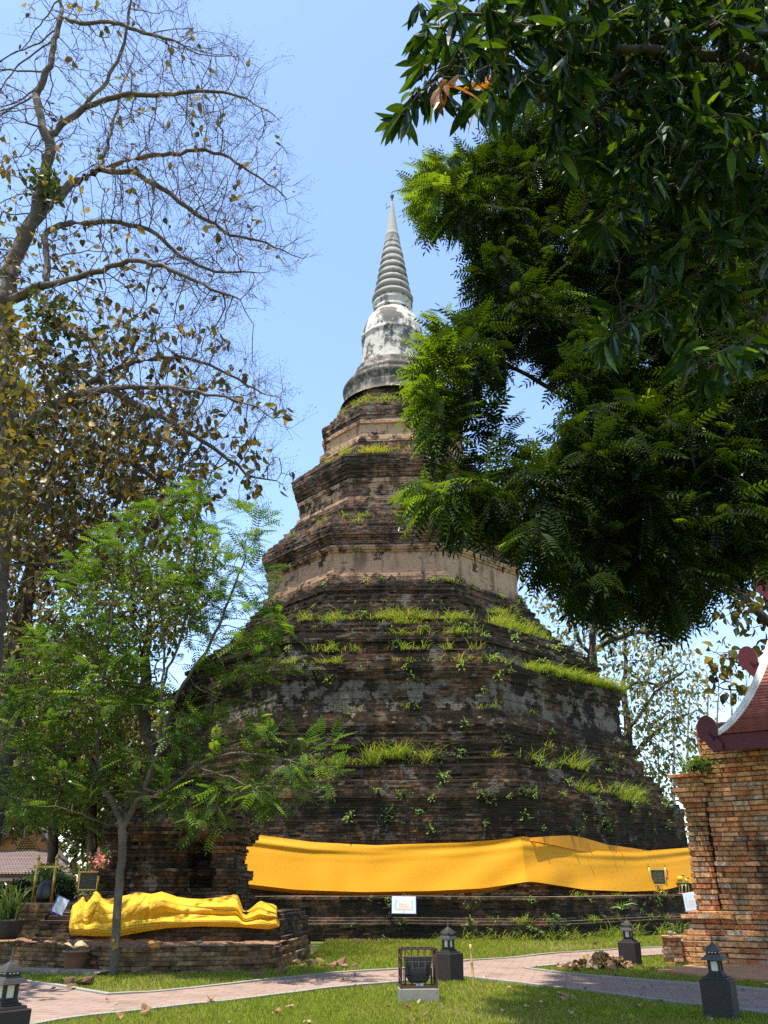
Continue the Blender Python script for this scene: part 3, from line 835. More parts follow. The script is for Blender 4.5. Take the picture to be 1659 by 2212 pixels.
# ------------------------------------------------------------------ brick hall at the right
HD = unit(np.array([.82, -.572])); HN = np.array([HD[1], -HD[0]])
H0 = np.array([7.33, 22.0])
def hp(a, b=0.0):
    """metres along the hall's front, metres out of it"""
    p = H0 + HD * a + HN * b
    return (float(p[0]), float(p[1]))
def build_hall():
    root = empty('brick_hall', (H0[0], H0[1], 0))
    tag(root, 'orange brick temple hall with red tiled roof and white curved gable edges', 'temple hall')
    def child(o):
        o.parent = root; o.matrix_parent_inverse = root.matrix_basis.inverted(); return o
    kw = dict(bh=.112, bw=.36, du=.022, jit=.03, rec=.04, miss=.03, pal=HALL_COL, mh=.22, wob=.03, sag=.05)
    # corner pilaster with a cornice, the wall behind it
    child(brick_sweep('pilaster', [hp(0, -3.0), hp(0, 0), hp(.50, 0), hp(.50, -.6)], [(1.05, 0), (3.45, -.02), (3.5, .06), (3.62, .08), (3.66, .14), (3.8, .16), (3.84, .07), (3.95, .05), (4.0, .2), (4.12, .22)], M['hall_brick'], seed=61, top=.5, **kw))
    child(brick_sweep('wall', [hp(.565, -.6), hp(.565, -.06), hp(5.2, -.06)], [(1.05, 0), (5.3, 0)], M['hall_brick'], seed=62, top=0, **kw))
    child(brick_sweep('upper_wall', [hp(.2, -3.0), hp(.2, -.3), hp(.52, -.3)], [(4.0, 0), (4.5, 0)], M['hall_brick'], seed=63, top=0, **kw))
    # mouldings and ruined stepped base
    kb = dict(kw); kb.update(sag=.05, jit=.03, miss=.05, du=.03)
    cbb = lambda U, z: -.12 * np.clip(wav(U * .9, z * 1.4, 1.0, 2), 0, 1) * (z < .6)
    child(brick_sweep('plinth', [hp(-.08, -3.0), hp(-.08, .02), hp(5.2, .02)], [(-.1, .62), (.1, .6), (.28, .55), (.32, .46), (.46, .42), (.5, .26), (.66, .24), (.68, .08), (.86, .06), (.88, .2), (.98, .24), (1.0, .1), (1.07, .1)], M['hall_plinth'], seed=64, top=.3, cb=cbb, **kb))
    # roof tiers: each a concave slope of red tiles, white edge, maroon boards and a disc at the foot of the edge
    tl = NT('roof_tiles')
    p = tl.coord('UV')
    n = tl.noise(tl.coord('Object'), 5, 5, .6)
    br = tl.n('TexBrick'); tl.t.links.new(p, br.inputs[0])
    br.inputs['Scale'].default_value = 1; br.inputs['Brick Width'].default_value = .16; br.inputs['Row Height'].default_value = .5; br.inputs['Mortar Size'].default_value = .006
    br.inputs['Color1'].default_value = (.25, .055, .03, 1); br.inputs['Color2'].default_value = (.19, .045, .025, 1); br.inputs['Mortar'].default_value = (.12, .03, .02, 1)
    c = tl.mix(tl.math('MULTIPLY', n, .5), br.outputs[0], (.15, .06, .045))
    tiles = tl.done(tl.pbr(c, .7, .3))
    def tier(a0, b0, z0, run, rise, length, fas):
        # a0: where the left edge meets the eave; b0: outward distance of the eave
        # curve of the slope: t along, concave
        nrow = 34
        t_ = np.linspace(0, 1, nrow)
        def curve(t):
            r = run * t
            return r, .72 * r + .72 * r * r
        rows = []
        mbq = []
        V, UVs = [], []
        for i in range(nrow - 1):
            for k, tt in enumerate((t_[i], t_[i + 1])):
                dx, dz = curve(tt)
                lift = .035 if k == 0 else .0
                for s in (0.05 + dx, length):
                    x, y = hp(a0 + s, b0 - dx)
                    V.append((x, y, z0 + dz + lift)); UVs.append((s, tt * run * 1.3))
        V = np.array(V); UVs = np.array(UVs)
        m = np.arange(nrow - 1) * 4
        q = np.stack([m, m + 1, m + 3, m + 2], -1)
        q2 = np.stack([m[:-1] + 2, m[:-1] + 3, m[1:] + 1, m[1:]], -1)
        rf = child(link('roof', npmesh('roof', V, [q, q2], uv=UVs), tiles))
        # white edge along the gable
        mb = MB()
        prof = []
        for tt in np.linspace(0, 1.0, 20):
            dx, dz = curve(tt); prof.append((dx, dz))
        prof = np.array(prof)
        for (s0, s1, zl, zh) in ((-.06, .06, .01, .08), (-.10, -.06, -.03, .05), (.06, .11, .01, .05)):
            vv = []
            for dx, dz in prof:
                for s, zz in ((s0, zl), (s0, zh), (s1, zh), (s1, zl)):
                    x, y = hp(a0 + s + dx, b0 - dx); vv.append((x, y, z0 + dz + zz))
            n_ = len(prof)
            q = gridq(n_, 4, True)
            mb.add(vv, np.concatenate([q, [(0, 1, 2, 3), ((n_ - 1) * 4 + 3, (n_ - 1) * 4 + 2, (n_ - 1) * 4 + 1, (n_ - 1) * 4)]]))
        e = mb.build('gable_edge', M['ridge_white']); e.parent = rf; e.matrix_parent_inverse = rf.matrix_basis.inverted()
        # maroon boards: fascia under the eave and the gable board
        mb = MB()
        A = np.array(hp(a0 - .12, b0 - .06)); Bq = np.array(hp(a0 + length, b0 - .06)); off = HN * .03
        v = []
        for pt in (A, Bq):
            for o_, zz in ((-off, z0 - fas), (off, z0 - fas), (off, z0 + .015), (-off, z0 + .015)):
                v.append((*(pt + o_), zz))
        mb.add(v, [(0, 1, 2, 3), (7, 6, 5, 4), (1, 5, 6, 2), (0, 4, 5, 1), (3, 7, 4, 0), (2, 6, 7, 3)])
        vv = []
        for dx, dz in prof:
            for s, zz in ((-.09, -fas * .9), (-.09, .0), (-.03, .0), (-.03, -fas * .9)):
                x, y = hp(a0 + s + dx, b0 - .09 - dx); vv.append((x, y, z0 + dz + zz))
        n_ = len(prof)
        mb.add(vv, np.concatenate([gridq(n_, 4, True), [(0, 1, 2, 3)]]))
        # soffit
        v = [(*hp(a0 - .05, b0 - .1), z0 - fas * .6), (*hp(a0 + length, b0 - .1), z0 - fas * .6), (*hp(a0 + length, b0 - run), z0 + rise * .2), (*hp(a0 + run * .8, b0 - run), z0 + rise * .2)]
        mb.add(v, [(3, 2, 1, 0)])
        fb = mb.build('fascia', M['maroon']); fb.parent = rf; fb.matrix_parent_inverse = rf.matrix_basis.inverted()
        # disc with a curled neck at the corner: a flat shape in the plane of the gable... outward of the eave
        mb = MB()
        a = np.linspace(math.radians(-60), math.radians(222), 26)
        rim = np.c_[.30 * np.cos(a) * .8 , .30 * np.sin(a) * 1.12]
        neck = np.array([(-.19, -.27), (-.12, -.25), (-.08, -.29), (-.03, -.40), (.08, -.50), (.30, -.52), (.30, -.34), (.20, -.2)])
        outl = np.concatenate([rim, neck])
        cx_, cz_ = -.16, z0 + .16
        vv = []
        for th in (-.06, .06):
            for s, zz in outl:
                x, y = hp(a0 + cx_ + s, b0 + .0 + th); vv.append((x, y, cz_ + zz))
        n_ = len(outl)
        cen = [(*hp(a0 + cx_, b0 - .06), cz_ - .05), (*hp(a0 + cx_, b0 + .06), cz_ - .05)]
        vv += cen
        j = np.arange(n_); k = (j + 1) % n_
        mb.add(vv, np.stack([j, k, k + n_, j + n_], -1), np.concatenate([np.stack([k, j, np.full(n_, 2 * n_)], -1), np.stack([j + n_, k + n_, np.full(n_, 2 * n_ + 1)], -1)]))
        dsc = mb.build('roof_ornament', M['maroon']); dsc.parent = rf; dsc.matrix_parent_inverse = rf.matrix_basis.inverted()
    def corner(u, v, Y):
        p = at(u, v, Y); q = p[:2] - H0
        return float(q @ HD), float(q @ HN), float(p[2])
    for (u, v, Y, L, fs) in ((1545, 1590, 20.9, 4.5, .36), (1632, 1435, 22.0, 3.5, .42), (1668, 1275, 23.3, 3.0, .42)):
        a, b, z = corner(u, v, Y)
        tier(a, b, z, 1.4, 1.75, L, fs)
    # stub of a pier in front
    pc = onz(1462, 2082)[:2]
    pp = brick_sweep('brick_pier', [(pc[0] - .26, pc[1] - .02), (pc[0] + .12, pc[1] - .1), (pc[0] + .24, pc[1] + .24), (pc[0] - .18, pc[1] + .32)], [(-.05, .0), (.48, 0), (.5, .02), (.56, .02)], M['laterite'], closed=True, bh=.08, bw=.25, du=.03, jit=.012, rec=.015, seed=66, pal=HALL_COL * .8, top=.2)
    tag(pp, 'short square brick pier standing at the corner of the hall', 'pier')
    # tiny ornament on top of it
    mb = MB(); mb.lathe([(.0, 0), (.05, .0), (.06, .03), (.05, .08), (.0, .09)], 12, (0, 0, 0)); mb.lathe([(.0, .0), (.04, .01), (.045, .04), (.0, .07)], 12, (.1, .0, 0))
    o = mb.build('stone_ornament', M['concrete'], None, True); o.location = (float(pc[0]) - .05, float(pc[1]) + .05, .575)
    tag(o, 'pair of small pale pebbles left on top of the brick pier', 'stones')
    # worn brick paving at its foot
    poly = onz(np.array([1420, 1507, 1600, 1760, 1760, 1500]), np.array([2100, 2110, 2118, 2130, 2086, 2088.]))[:, :2]
    bc = np.concatenate([np.c_[poly, np.full(6, .05)], np.c_[poly, np.full(6, -.05)]])
    mb = MB(); mb.add(bc, [(i, (i + 1) % 6, (i + 1) % 6 + 6, i + 6) for i in range(6)], [(0, 1, 2), (0, 2, 5), (2, 3, 4), (2, 4, 5)])
    o = mb.build('brick_paving', M['pavement_brick']); tag(o, kind='structure')

# ------------------------------------------------------------------ house behind the shrine
def build_house():
    Y = 60.0
    A = lambda u, v, dy=0: at(u, v, Y + dy)
    root = empty('gabled_house', at(69, 1915, Y) * np.array([1, 1, 0]))
    tag(root, 'house with orange gable and grey tiled skirt roof behind the left trees', 'house')
    def child(o):
        o.parent = root; o.matrix_parent_inverse = root.matrix_basis.inverted(); return o
    wall = plain_mat('house_wall', (.42, .25, .10), .85, .2, 0, .2, 2, .1)
    gable = plain_mat('gable_board', (.40, .20, .09), .8, .2, 0, .25, 3, .1)
    t = NT('house_tiles'); p = t.coord('UV')
    w = t.n('TexWave'); w.bands_direction = 'Y'; w.inputs['Scale'].default_value = 1.0; t.t.links.new(p, w.inputs[0])
    n = t.noise(t.coord('Object'), 3, 5)
    c = t.mix(n, (.15, .105, .095), (.27, .20, .185))
    c = t.mix(t.ramp(w.outputs['Fac'], .0, .35), t.mix(1.0, c, (.35, .33, .33), 'MULTIPLY'), c)
    tile = t.done(t.pbr(c, .8, .25))
    # gable wall
    g = np.array([A(69, 1778), A(112, 1840), A(-45, 1840)])
    mb = MB(); mb.add(np.concatenate([g, g + (0, .3, 0)]), None, [(2, 1, 0), (3, 4, 5)]); mb.add(np.concatenate([g, g + (0, .3, 0)]), [(0, 1, 4, 3), (1, 2, 5, 4), (2, 0, 3, 5)])
    gw = child(mb.build('gable_wall', gable))
    # pierced lattice: stepped pyramid of small frames
    mb = MB()
    rows = [(1810, 3), (1815, 4), (1820, 5), (1825, 6), (1830, 7), (1835, 8)]
    for v, k in rows:
        for i in range(k):
            c = A(58 + (i - (k - 1) / 2) * 6.2, v, -.03)
            for dx, dz, sx, sz in ((0, .07, .2, .035), (0, -.07, .2, .035), (-.085, 0, .035, .17), (.085, 0, .035, .17)):
                mb.box((c[0] + dx, c[1], c[2] + dz), (sx, .06, sz))
    l = mb.build('lattice', M['bamboo']); l.parent = gw; l.matrix_parent_inverse = gw.matrix_basis.inverted()
    # main roof: two slopes running back
    mb = MB()
    ap, r, lf = A(69, 1771, -.5), A(131, 1853, -.5), A(-75, 1850, -.5)
    back = np.array([-2.5, 9.0, 0])
    for a, b in ((ap, r), (lf, ap)):
        v = [a, b, b + back, a + back]; v += [x - (0, 0, .14) for x in v]
        mb.add(v, [(0, 1, 2, 3), (7, 6, 5, 4), (0, 4, 5, 1), (1, 5, 6, 2), (2, 6, 7, 3), (3, 7, 4, 0)])
    rf = child(mb.build('roof', tile))
    # barge boards
    mb = MB()
    for a, b in ((ap, r), (ap, lf)):
        a2, b2 = a + (0, -.06, .06), b + (0, -.06, .06)
        v = [a2, b2, b2 - (0, 0, .34), a2 - (0, 0, .34)]; v += [x + (0, .1, 0) for x in v]
        mb.add(v, [(0, 1, 2, 3), (7, 6, 5, 4), (0, 4, 5, 1), (1, 5, 6, 2), (2, 6, 7, 3), (3, 7, 4, 0)])
    child(mb.build('barge_board', plain_mat('barge_board', (.06, .025, .03), .7, .3)))
    # skirt roof in front: two tiers
    def skirt(name, tl, tr, br_, bl, dyt, dyb):
        q = np.array([A(*tl, dyt), A(*tr, dyt), A(*br_, dyb), A(*bl, dyb)])
        nr = 14
        V, UVs, Fs = [], [], []
        for i in range(nr):
            for k, f in enumerate((i / nr, (i + 1) / nr)):
                lift = .05 if k == 1 else 0
                a = q[0] + (q[3] - q[0]) * f; b = q[1] + (q[2] - q[1]) * f
                m = 60
                for j in range(m + 1):
                    pt = a + (b - a) * j / m
                    V.append(pt + (0, 0, lift + .03 * (j % 2))); UVs.append((j, f * 3))
        w_ = 61
        for i in range(nr * 2 - 1):
            for j in range(60):
                Fs.append((i * w_ + j, i * w_ + j + 1, (i + 1) * w_ + j + 1, (i + 1) * w_ + j))
        return child(link(name, npmesh(name, np.array(V), [np.array(Fs)], uv=np.array(UVs)), tile))
    skirt('skirt_roof', (-60, 1838), (112, 1838), (163, 1889), (-60, 1889), -.2, -2.6)
    skirt('eave_roof', (-60, 1893), (150, 1893), (166, 1906), (-60, 1906), -2.2, -3.0)
    mb = MB()
    a, b = A(-60, 1930, -1.6), A(150, 1930, -1.6)
    mb.box(((a[0] + b[0]) / 2, a[1], 1.2), (b[0] - a[0], .2, 2.6))
    child(mb.build('wall', wall))
# ------------------------------------------------------------------ trees
def resample(P, step):
    P = np.asarray(P, float)
    L = np.concatenate([[0], np.cumsum(np.linalg.norm(np.diff(P, axis=0), axis=1))])
    n = max(2, int(round(L[-1] / step)) + 1)
    s = np.linspace(0, L[-1], n)
    return np.stack([np.interp(s, L, P[:, k]) for k in range(3)], -1)

class Skel:
    """branch skeleton: given limbs, then grown towards points of the crown"""
    def __init__(self, limbs, step, wig=.0, seed=0):
        self.rg = np.random.default_rng(seed)
        self.step = step
        self.p, self.par = [], []
        for limb in limbs:
            pts = resample(limb, step)
            if wig:
                w = self.rg.normal(0, wig, pts.shape); w[0] = 0; pts = pts + w
            if self.p:
                Q = np.array(self.p)
                j = int(np.argmin(((Q - pts[0]) ** 2).sum(1)))
                last = j; pts = pts[1:]
            else:
                last = -1
            for q in pts:
                self.p.append(q); self.par.append(last); last = len(self.p) - 1
        self.p = np.array(self.p); self.par = np.array(self.par)
    def grow(self, A, step=None, kill=None, infl=1e9, iters=90, bias=(0, 0, 0), jit=.25, maxkids=4, limit=30000):
        step = step or self.step
        kill = kill or step * 1.3
        A = np.asarray(A, float)
        P = self.p; par = self.par
        kids = np.bincount(par[par >= 0], minlength=len(P))
        # nearest node of every attractor
        D = np.full(len(A), 1e9); N = np.zeros(len(A), int)
        for s in range(0, len(P), 400):
            d = np.linalg.norm(A[:, None] - P[None, s:s + 400], axis=2)
            j = d.argmin(1); m = d[np.arange(len(A)), j]
            b = m < D; D[b] = m[b]; N[b] = j[b] + s
        alive = D > kill
        A, D, N = A[alive], D[alive], N[alive]
        bias = np.array(bias, float)
        for it in range(iters):
            if not len(A) or len(P) > limit: break
            use = D < infl
            if not use.any(): break
            dirs = unit(A[use] - P[N[use]])
            acc = np.zeros((len(P), 3)); np.add.at(acc, N[use], dirs)
            src = np.unique(N[use])
            kid_ok = kids[src] < maxkids
            if not kid_ok.any(): break
            src = src[kid_ok]
            nd = unit(unit(acc[src]) + bias + self.rg.normal(0, jit, (len(src), 3)))
            new = P[src] + nd * step
            base = len(P)
            P = np.concatenate([P, new]); par = np.concatenate([par, src])
            kids[src] += 1; kids = np.concatenate([kids, np.zeros(len(new), int)])
            for s in range(0, len(new), 500):
                d = np.linalg.norm(A[:, None] - new[None, s:s + 500], axis=2)
                j = d.argmin(1); m = d[np.arange(len(A)), j]
                b = m < D; D[b] = m[b]; N[b] = j[b] + base + s
            alive = D > kill
            A, D, N = A[alive], D[alive], N[alive]
        self.p, self.par = P, par
        return self
    def finish(self, r_root, r_tip, gam=None):
        P, par = self.p, self.par
        n = len(P)
        # children always follow their parent
        cnt = np.zeros(n)
        kids = np.bincount(par[par >= 0], minlength=n)
        cnt[kids == 0] = 1
        for i in range(n - 1, 0, -1):
            if par[i] >= 0: cnt[par[i]] += cnt[i]
        g = gam or math.log(r_root / r_tip) / math.log(max(cnt[0], 2))
        self.cnt = cnt
        self.r = r_tip * cnt ** g
        self.kids = kids
        d = np.zeros((n, 3)); m = par >= 0
        d[m] = unit(P[m] - P[par[m]]); d[~m] = (0, 0, 1)
        self.d = d
        return self
    def mesh(self, name, k=5, rmin=0.0, k2=3, rthin=.02):
        P, par, r, d, cnt = self.p, self.par, self.r, self.d, self.cnt
        n = len(P)
        # main child = the one carrying most
        order = np.argsort(cnt)
        main = np.full(n, -1); v = par >= 0
        for i in order:
            if par[i] >= 0: main[par[i]] = i
        Vs, Fs, off = [], [], 0
        for thick in (True, False):
            sel = np.where((par >= 0) & ((r > rthin) == thick) & (r >= rmin))[0]
            if not len(sel): continue
            kk = k if thick else k2
            a = np.linspace(0, 2 * math.pi, kk, endpoint=False)
            def rings(c, dr, rad):
                ref = np.where(np.abs(dr @ np.array([.31, .52, .79]))[:, None] < .9, np.array([[.31, .52, .79]]), np.array([[.9, -.3, .1]]))
                s = unit(np.cross(dr, ref)); t = np.cross(dr, s)
                return c[:, None] + rad[:, None, None] * (np.cos(a)[None, :, None] * s[:, None] + np.sin(a)[None, :, None] * t[:, None])
            ism = main[par[sel]] == sel
            pd = np.where(ism[:, None], d[par[sel]], d[sel])
            pr = np.where(ism, r[par[sel]], np.minimum(r[par[sel]], r[sel] * 1.25))
            r0 = rings(P[par[sel]], pd, pr); r1 = rings(P[sel], d[sel], r[sel])
            V = np.concatenate([r0, r1], 1).reshape(-1, 3)
            m = np.arange(len(sel))[:, None] * 2 * kk; j = np.arange(kk)[None]; q = (j + 1) % kk
            Fs.append(np.stack([m + j, m + q, m + kk + q, m + kk + j], -1).reshape(-1, 4) + off)
            Vs.append(V); off += len(V)
        return npmesh(name, np.concatenate(Vs), [np.concatenate(Fs)], smooth=True)

def scatter(tv, tf, pos, dirs, nrm, scale, col, name, material, parent=None, width=None, jitter_col=.18, rg=RNG, tcol=None):
    """copies of one leaf template: x = across, y = along dirs, z = normal"""
    pos = np.asarray(pos, float); n = len(pos)
    y = unit(dirs); x = unit(np.cross(y, nrm)); z = np.cross(x, y)
    s = np.broadcast_to(np.asarray(scale, float), (n,))[:, None, None]
    w = s if width is None else s * np.broadcast_to(np.asarray(width, float), (n,))[:, None, None]
    V = pos[:, None] + w * tv[None, :, 0:1] * x[:, None] + s * tv[None, :, 1:2] * y[:, None] + s * tv[None, :, 2:3] * z[:, None]
    m = len(tv)
    Fs = [(np.arange(n)[:, None, None] * m + np.asarray(f)[None]).reshape(-1, np.shape(f)[1]) for f in tf if len(f)]
    col = np.asarray(col, float)
    if col.ndim == 1: col = np.repeat(col[None], n, 0)
    c = np.repeat((col * rg.uniform(1 - jitter_col, 1 + jitter_col, (n, 1)))[:, None], m, 1)
    if tcol is not None: c = c * tcol[None]
    me = npmesh(name, V.reshape(-1, 3), Fs, col=np.clip(c.reshape(-1, 3), 0, 1))
    return link(name, me, material, parent)

def leaf_template(outline, fold=.18, droop=.15, rows=None):
    """outline: (along, halfwidth) pairs; two rows of quads folded along the midrib"""
    o = np.asarray(outline, float)
    v, f = [], []
    for y, w in o:
        zz = -droop * y * y
        v += [(-w, y, zz + fold * w), (0, y, zz), (w, y, zz + fold * w)]
    for i in range(len(o) - 1):
        a = i * 3
        f += [(a, a + 1, a + 4, a + 3), (a + 1, a + 2, a + 5, a + 4)]
    return np.array(v), [np.array(f)]

T_MANGO = leaf_template([(0, .01), (.12, .07), (.4, .125), (.7, .105), (.9, .05), (1, .004)], .25, .28)
T_TEAK = leaf_template([(0, .02), (.15, .22), (.45, .36), (.75, .26), (1, .01)], .35, .45)
T_TEAK2 = leaf_template([(0, .02), (.2, .25), (.5, .30), (.8, .2), (1, .02)], -.55, .8)
T_OVAL = leaf_template([(0, .02), (.35, .24), (.75, .2), (1, .01)], .25, .2)

def pinnate(pairs=8, leaflet=.2, lw=.055, droop=.25, hang=.35, taper=.35, spread=1.15):
    v, f = [], []
    def rac(y): return -droop * y * y
    # stalk
    for i in range(4):
        a, b = i / 4, (i + 1) / 4
        k = len(v)
        v += [(-.006, a, rac(a)), (.006, a, rac(a)), (.006, b, rac(b)), (-.006, b, rac(b))]
        f.append((k, k + 1, k + 2, k + 3))
    for i in range(pairs + 1):
        y = .16 + .84 * i / pairs
        L = leaflet * (1 - taper * abs(y - .55) / .55)
        for sgn in (-1, 1):
            if i == pairs and sgn == 1: continue
            ang = spread if i < pairs else 0
            dx, dy = sgn * math.sin(ang), math.cos(ang)
            px, py = -dy, dx
            for_w = lw * (L / leaflet)
            pts = []
            for t, w in ((0, .1), (.35, 1), (.75, .8), (1, .05)):
                cx, cy, cz = dx * L * t, y + dy * L * t, rac(y) - hang * L * t * t
                pts += [(cx + px * for_w * w, cy + py * for_w * w, cz + .02 * w * .5), (cx, cy, cz), (cx - px * for_w * w, cy - py * for_w * w, cz + .02 * w * .5)]
            k = len(v); v += pts
            for r in range(3):
                a = k + r * 3
                f += [(a, a + 1, a + 4, a + 3), (a + 1, a + 2, a + 5, a + 4)]
    return np.array(v), [np.array(f)]
T_PIN = pinnate(8, .23, .037, .3, .5)
T_PIN2 = pinnate(7, .25, .042, .2, .25)

def blobs(bl, n, dens=None, rg=RNG, yfun=None, spread=1.0):
    """points filling crown parts: (u, v, radius, depth, depth half-spread)"""
    bl = np.asarray(bl, float)
    wts = bl[:, 2] ** 2 * bl[:, 4]
    wts = wts / wts.sum()
    k = rg.choice(len(bl), n, p=wts)
    a = rg.uniform(0, 2 * math.pi, n); r = np.sqrt(rg.random(n)) * bl[k, 2] * spread
    dep = bl[k, 3] + bl[k, 4] * rg.uniform(-1, 1, n) * np.sqrt(np.clip(1 - (r / bl[k, 2] / 1.05) ** 2, .05, 1))
    return at(bl[k, 0] + r * np.cos(a), bl[k, 1] + r * np.sin(a), dep)

def P3(pts):
    return [at(u, v, y) for u, v, y in pts]

def uv_of(p):
    d = np.asarray(p, float) - (0, 0, EYE)
    ax = d[..., 1] * CP + d[..., 2] * SP
    upc = -d[..., 1] * SP + d[..., 2] * CP
    return CU + FPX * d[..., 0] / ax, CV - FPX * upc / ax

def tree_root(name, base, label, cat='tree', group=None):
    r = empty(name, (base[0], base[1], 0))
    return tag(r, label, cat, group)

def own(o, root):
    o.parent = root
    o.matrix_parent_inverse = root.matrix_basis.inverted()
    return o

def rand_dirs(n, rg=RNG):
    return unit(rg.normal(0, 1, (n, 3)))

# ---- the tall teak at the left, shedding its leaves
def build_teak():
    rg = np.random.default_rng(101)
    Y0 = 23.0
    base = at(-75, 1990, Y0); base[2] = 0
    L = []
    trunk = [tuple(base), *P3([(-50, 1700, 23), (-22, 1400, 23), (4, 1100, 23), (16, 900, 23), (8, 660, 23), (25, 579, 23), (66, 488, 22.8), (95, 393, 22.6), (112, 314, 22.4), (95, 289, 22.3), (79, 207, 22.2), (110, 140, 22), (124, 62, 22), (134, 25, 22), (128, -40, 22), (150, -120, 22)])]
    L.append(trunk)
    L.append(P3([(107, 298, 22.4), (182, 227, 22), (231, 174, 21.8), (269, 95, 21.5), (277, 25, 21.3), (300, -60, 21)]))
    L.append(P3([(182, 227, 22), (256, 207, 21.5), (372, 203, 21), (459, 196, 20.6), (540, 215, 20.4), (595, 246, 20.3)]))
    L.append(P3([(134, 38, 22), (175, 52, 21.6), (240, 45, 21.2), (330, 75, 20.9), (385, 90, 20.7)]))
    L.append(P3([(66, 488, 22.8), (150, 400, 23.4), (210, 368, 23.6), (289, 372, 23.8), (360, 415, 24), (426, 463, 24.2), (500, 508, 24.3), (560, 522, 24.4), (645, 553, 24.4)]))
    L.append(P3([(210, 368, 23.6), (280, 345, 24), (351, 337, 24.3), (434, 322, 24.6), (490, 338, 24.8), (533, 364, 24.9), (620, 430, 25)]))
    L.append(P3([(210, 372, 23.6), (240, 290, 24.3), (262, 200, 24.8), (300, 90, 25.2), (320, 0, 25.5)]))
    L.append(P3([(8, 660, 23), (60, 630, 22.4), (99, 620, 22), (150, 600, 21.6), (207, 591, 21.2), (290, 560, 20.8), (345, 572, 20.5), (430, 610, 20.3), (520, 650, 20.2)]))
    L.append(P3([(18, 900, 23), (54, 947, 23), (60, 920, 22.8), (95, 890, 22.4), (165, 852, 22), (232, 840, 21.6), (300, 836, 21.2), (372, 836, 20.8), (475, 857, 20.4), (560, 880, 20.2), (610, 920, 20.1)]))
    L.append(P3([(165, 852, 22), (230, 800, 22.6), (300, 780, 23), (390, 770, 23.4), (480, 800, 23.8), (570, 850, 24)]))
    L.append(P3([(232, 840, 21.6), (310, 880, 21.8), (400, 930, 22), (480, 980, 22.2), (540, 1030, 22.3), (600, 1040, 22.3)]))
    L.append(P3([(99, 620, 22), (100, 560, 22.5), (95, 500, 22.8), (160, 480, 23.5), (260, 480, 24), (330, 500, 24.4), (400, 560, 24.6), (480, 590, 24.8), (580, 590, 25)]))
    L.append(P3([(14, 1000, 23), (80, 960, 24), (160, 950, 24.6), (260, 980, 25), (340, 1040, 25.3), (420, 1100, 25.5)]))
    sk = Skel(L, .33, .03, 101)
    bl = [(150, 60, 120, 22, 2.5), (300, 70, 120, 21.5, 2), (400, 90, 60, 21, 1.5), (440, 170, 110, 21, 2), (500, 160, 60, 20.6, 1), (555, 245, 60, 20.5, 1.2), (350, 300, 150, 23, 2.5), (510, 390, 110, 24.2, 2),
          (600, 410, 45, 25, 1.2), (590, 545, 55, 24.3, 1.5), (480, 550, 110, 24, 2), (350, 480, 150, 23.5, 3), (200, 420, 120, 23, 3), (60, 280, 110, 22.5, 3), (60, 500, 110, 23, 3), (420, 640, 100, 21, 2),
          (540, 650, 40, 20.4, 1), (200, 690, 140, 22, 3), (350, 770, 120, 22.5, 2.5), (480, 820, 90, 22, 2), (580, 860, 50, 22.5, 2), (440, 920, 110, 21.5, 2), (560, 1010, 60, 22, 1.5), (330, 960, 130, 22.5, 3),
          (200, 900, 130, 22.5, 3), (80, 1000, 110, 23, 3), (330, 1080, 100, 24, 2.5), (50, 800, 90, 23, 3), (130, 1150, 110, 24, 3), (420, 1050, 70, 24, 2), (230, 250, 120, 22.5, 2.5), (620, 425, 45, 25, 1), (635, 545, 35, 24.4, .8), (560, 320, 60, 24.8, 1.2), (575, 150, 40, 20.6, .8), (625, 900, 30, 20.1, .6), (600, 1030, 35, 22.3, .8), (-60, 600, 100, 23, 3), (-60, 1000, 100, 24, 3), (-40, 200, 90, 22.5, 3)]
    sk.grow(blobs(bl, 9500, rg=rg), step=.27, kill=.26, jit=.11, iters=150, bias=(.05, 0, -.05))
    sk.finish(.37, .0085)
    root = tree_root('teak_tree', base, 'tall half bare teak tree at the left with long drooping branches and withered leaves')
    trunk = own(link('trunk', sk.mesh('teak_trunk', 8, 0, 3, .03), M['bark_teak']), root)
    tips = np.where((sk.cnt <= 3) & (np.arange(len(sk.p)) > 300))[0]
    u, v = uv_of(sk.p[tips])
    # withered leaves: many low and near the trunk, few high and outward
    pr = np.clip(.07 + (v - 430) / 900 + (200 - u) / 900, .04, .9)
    sel = tips[rg.random(len(tips)) < pr]
    sel = np.concatenate([sel, sel[rg.random(len(sel)) < .8], sel[uv_of(sk.p[sel])[1] > 700]])
    n = len(sel)
    pos = sk.p[sel] + rg.normal(0, .10, (n, 3))
    d = unit(sk.d[sel] * .5 + rg.normal(0, .45, (n, 3)) + (0, 0, -.9))
    pal = np.array([(.17, .13, .05), (.13, .115, .045), (.10, .07, .04), (.32, .21, .03), (.08, .09, .03), (.24, .19, .14), (.06, .048, .035)])
    col = pal[rg.choice(7, n, p=[.18, .18, .2, .06, .12, .12, .14])]
    # denser green clumps of a hanging parasite among the branches
    for (uu, vv, rr, yy, m) in ((95, 395, .5, 22.4, 130), (110, 690, .6, 22, 160)):
        c = at(uu, vv, yy)
        pos = np.concatenate([pos, c + rg.normal(0, rr * .6, (m, 3))]); d = np.concatenate([d, rand_dirs(m, rg)]); col = np.concatenate([col, np.repeat([[.07, .10, .03]], m, 0)])
    n = len(pos); o_ = rg.permutation(n); pos, d, col = pos[o_], d[o_], col[o_]
    h = n // 2
    own(scatter(*T_TEAK, pos[:h], d[:h], rand_dirs(h, rg), rg.uniform(.15, .32, h), col[:h], 'crown', M['leaf_teak']), root)
    own(scatter(*T_TEAK2, pos[h:], d[h:], rand_dirs(n - h, rg), rg.uniform(.14, .30, n - h), col[h:], 'withered_leaves', M['leaf_teak']), root)
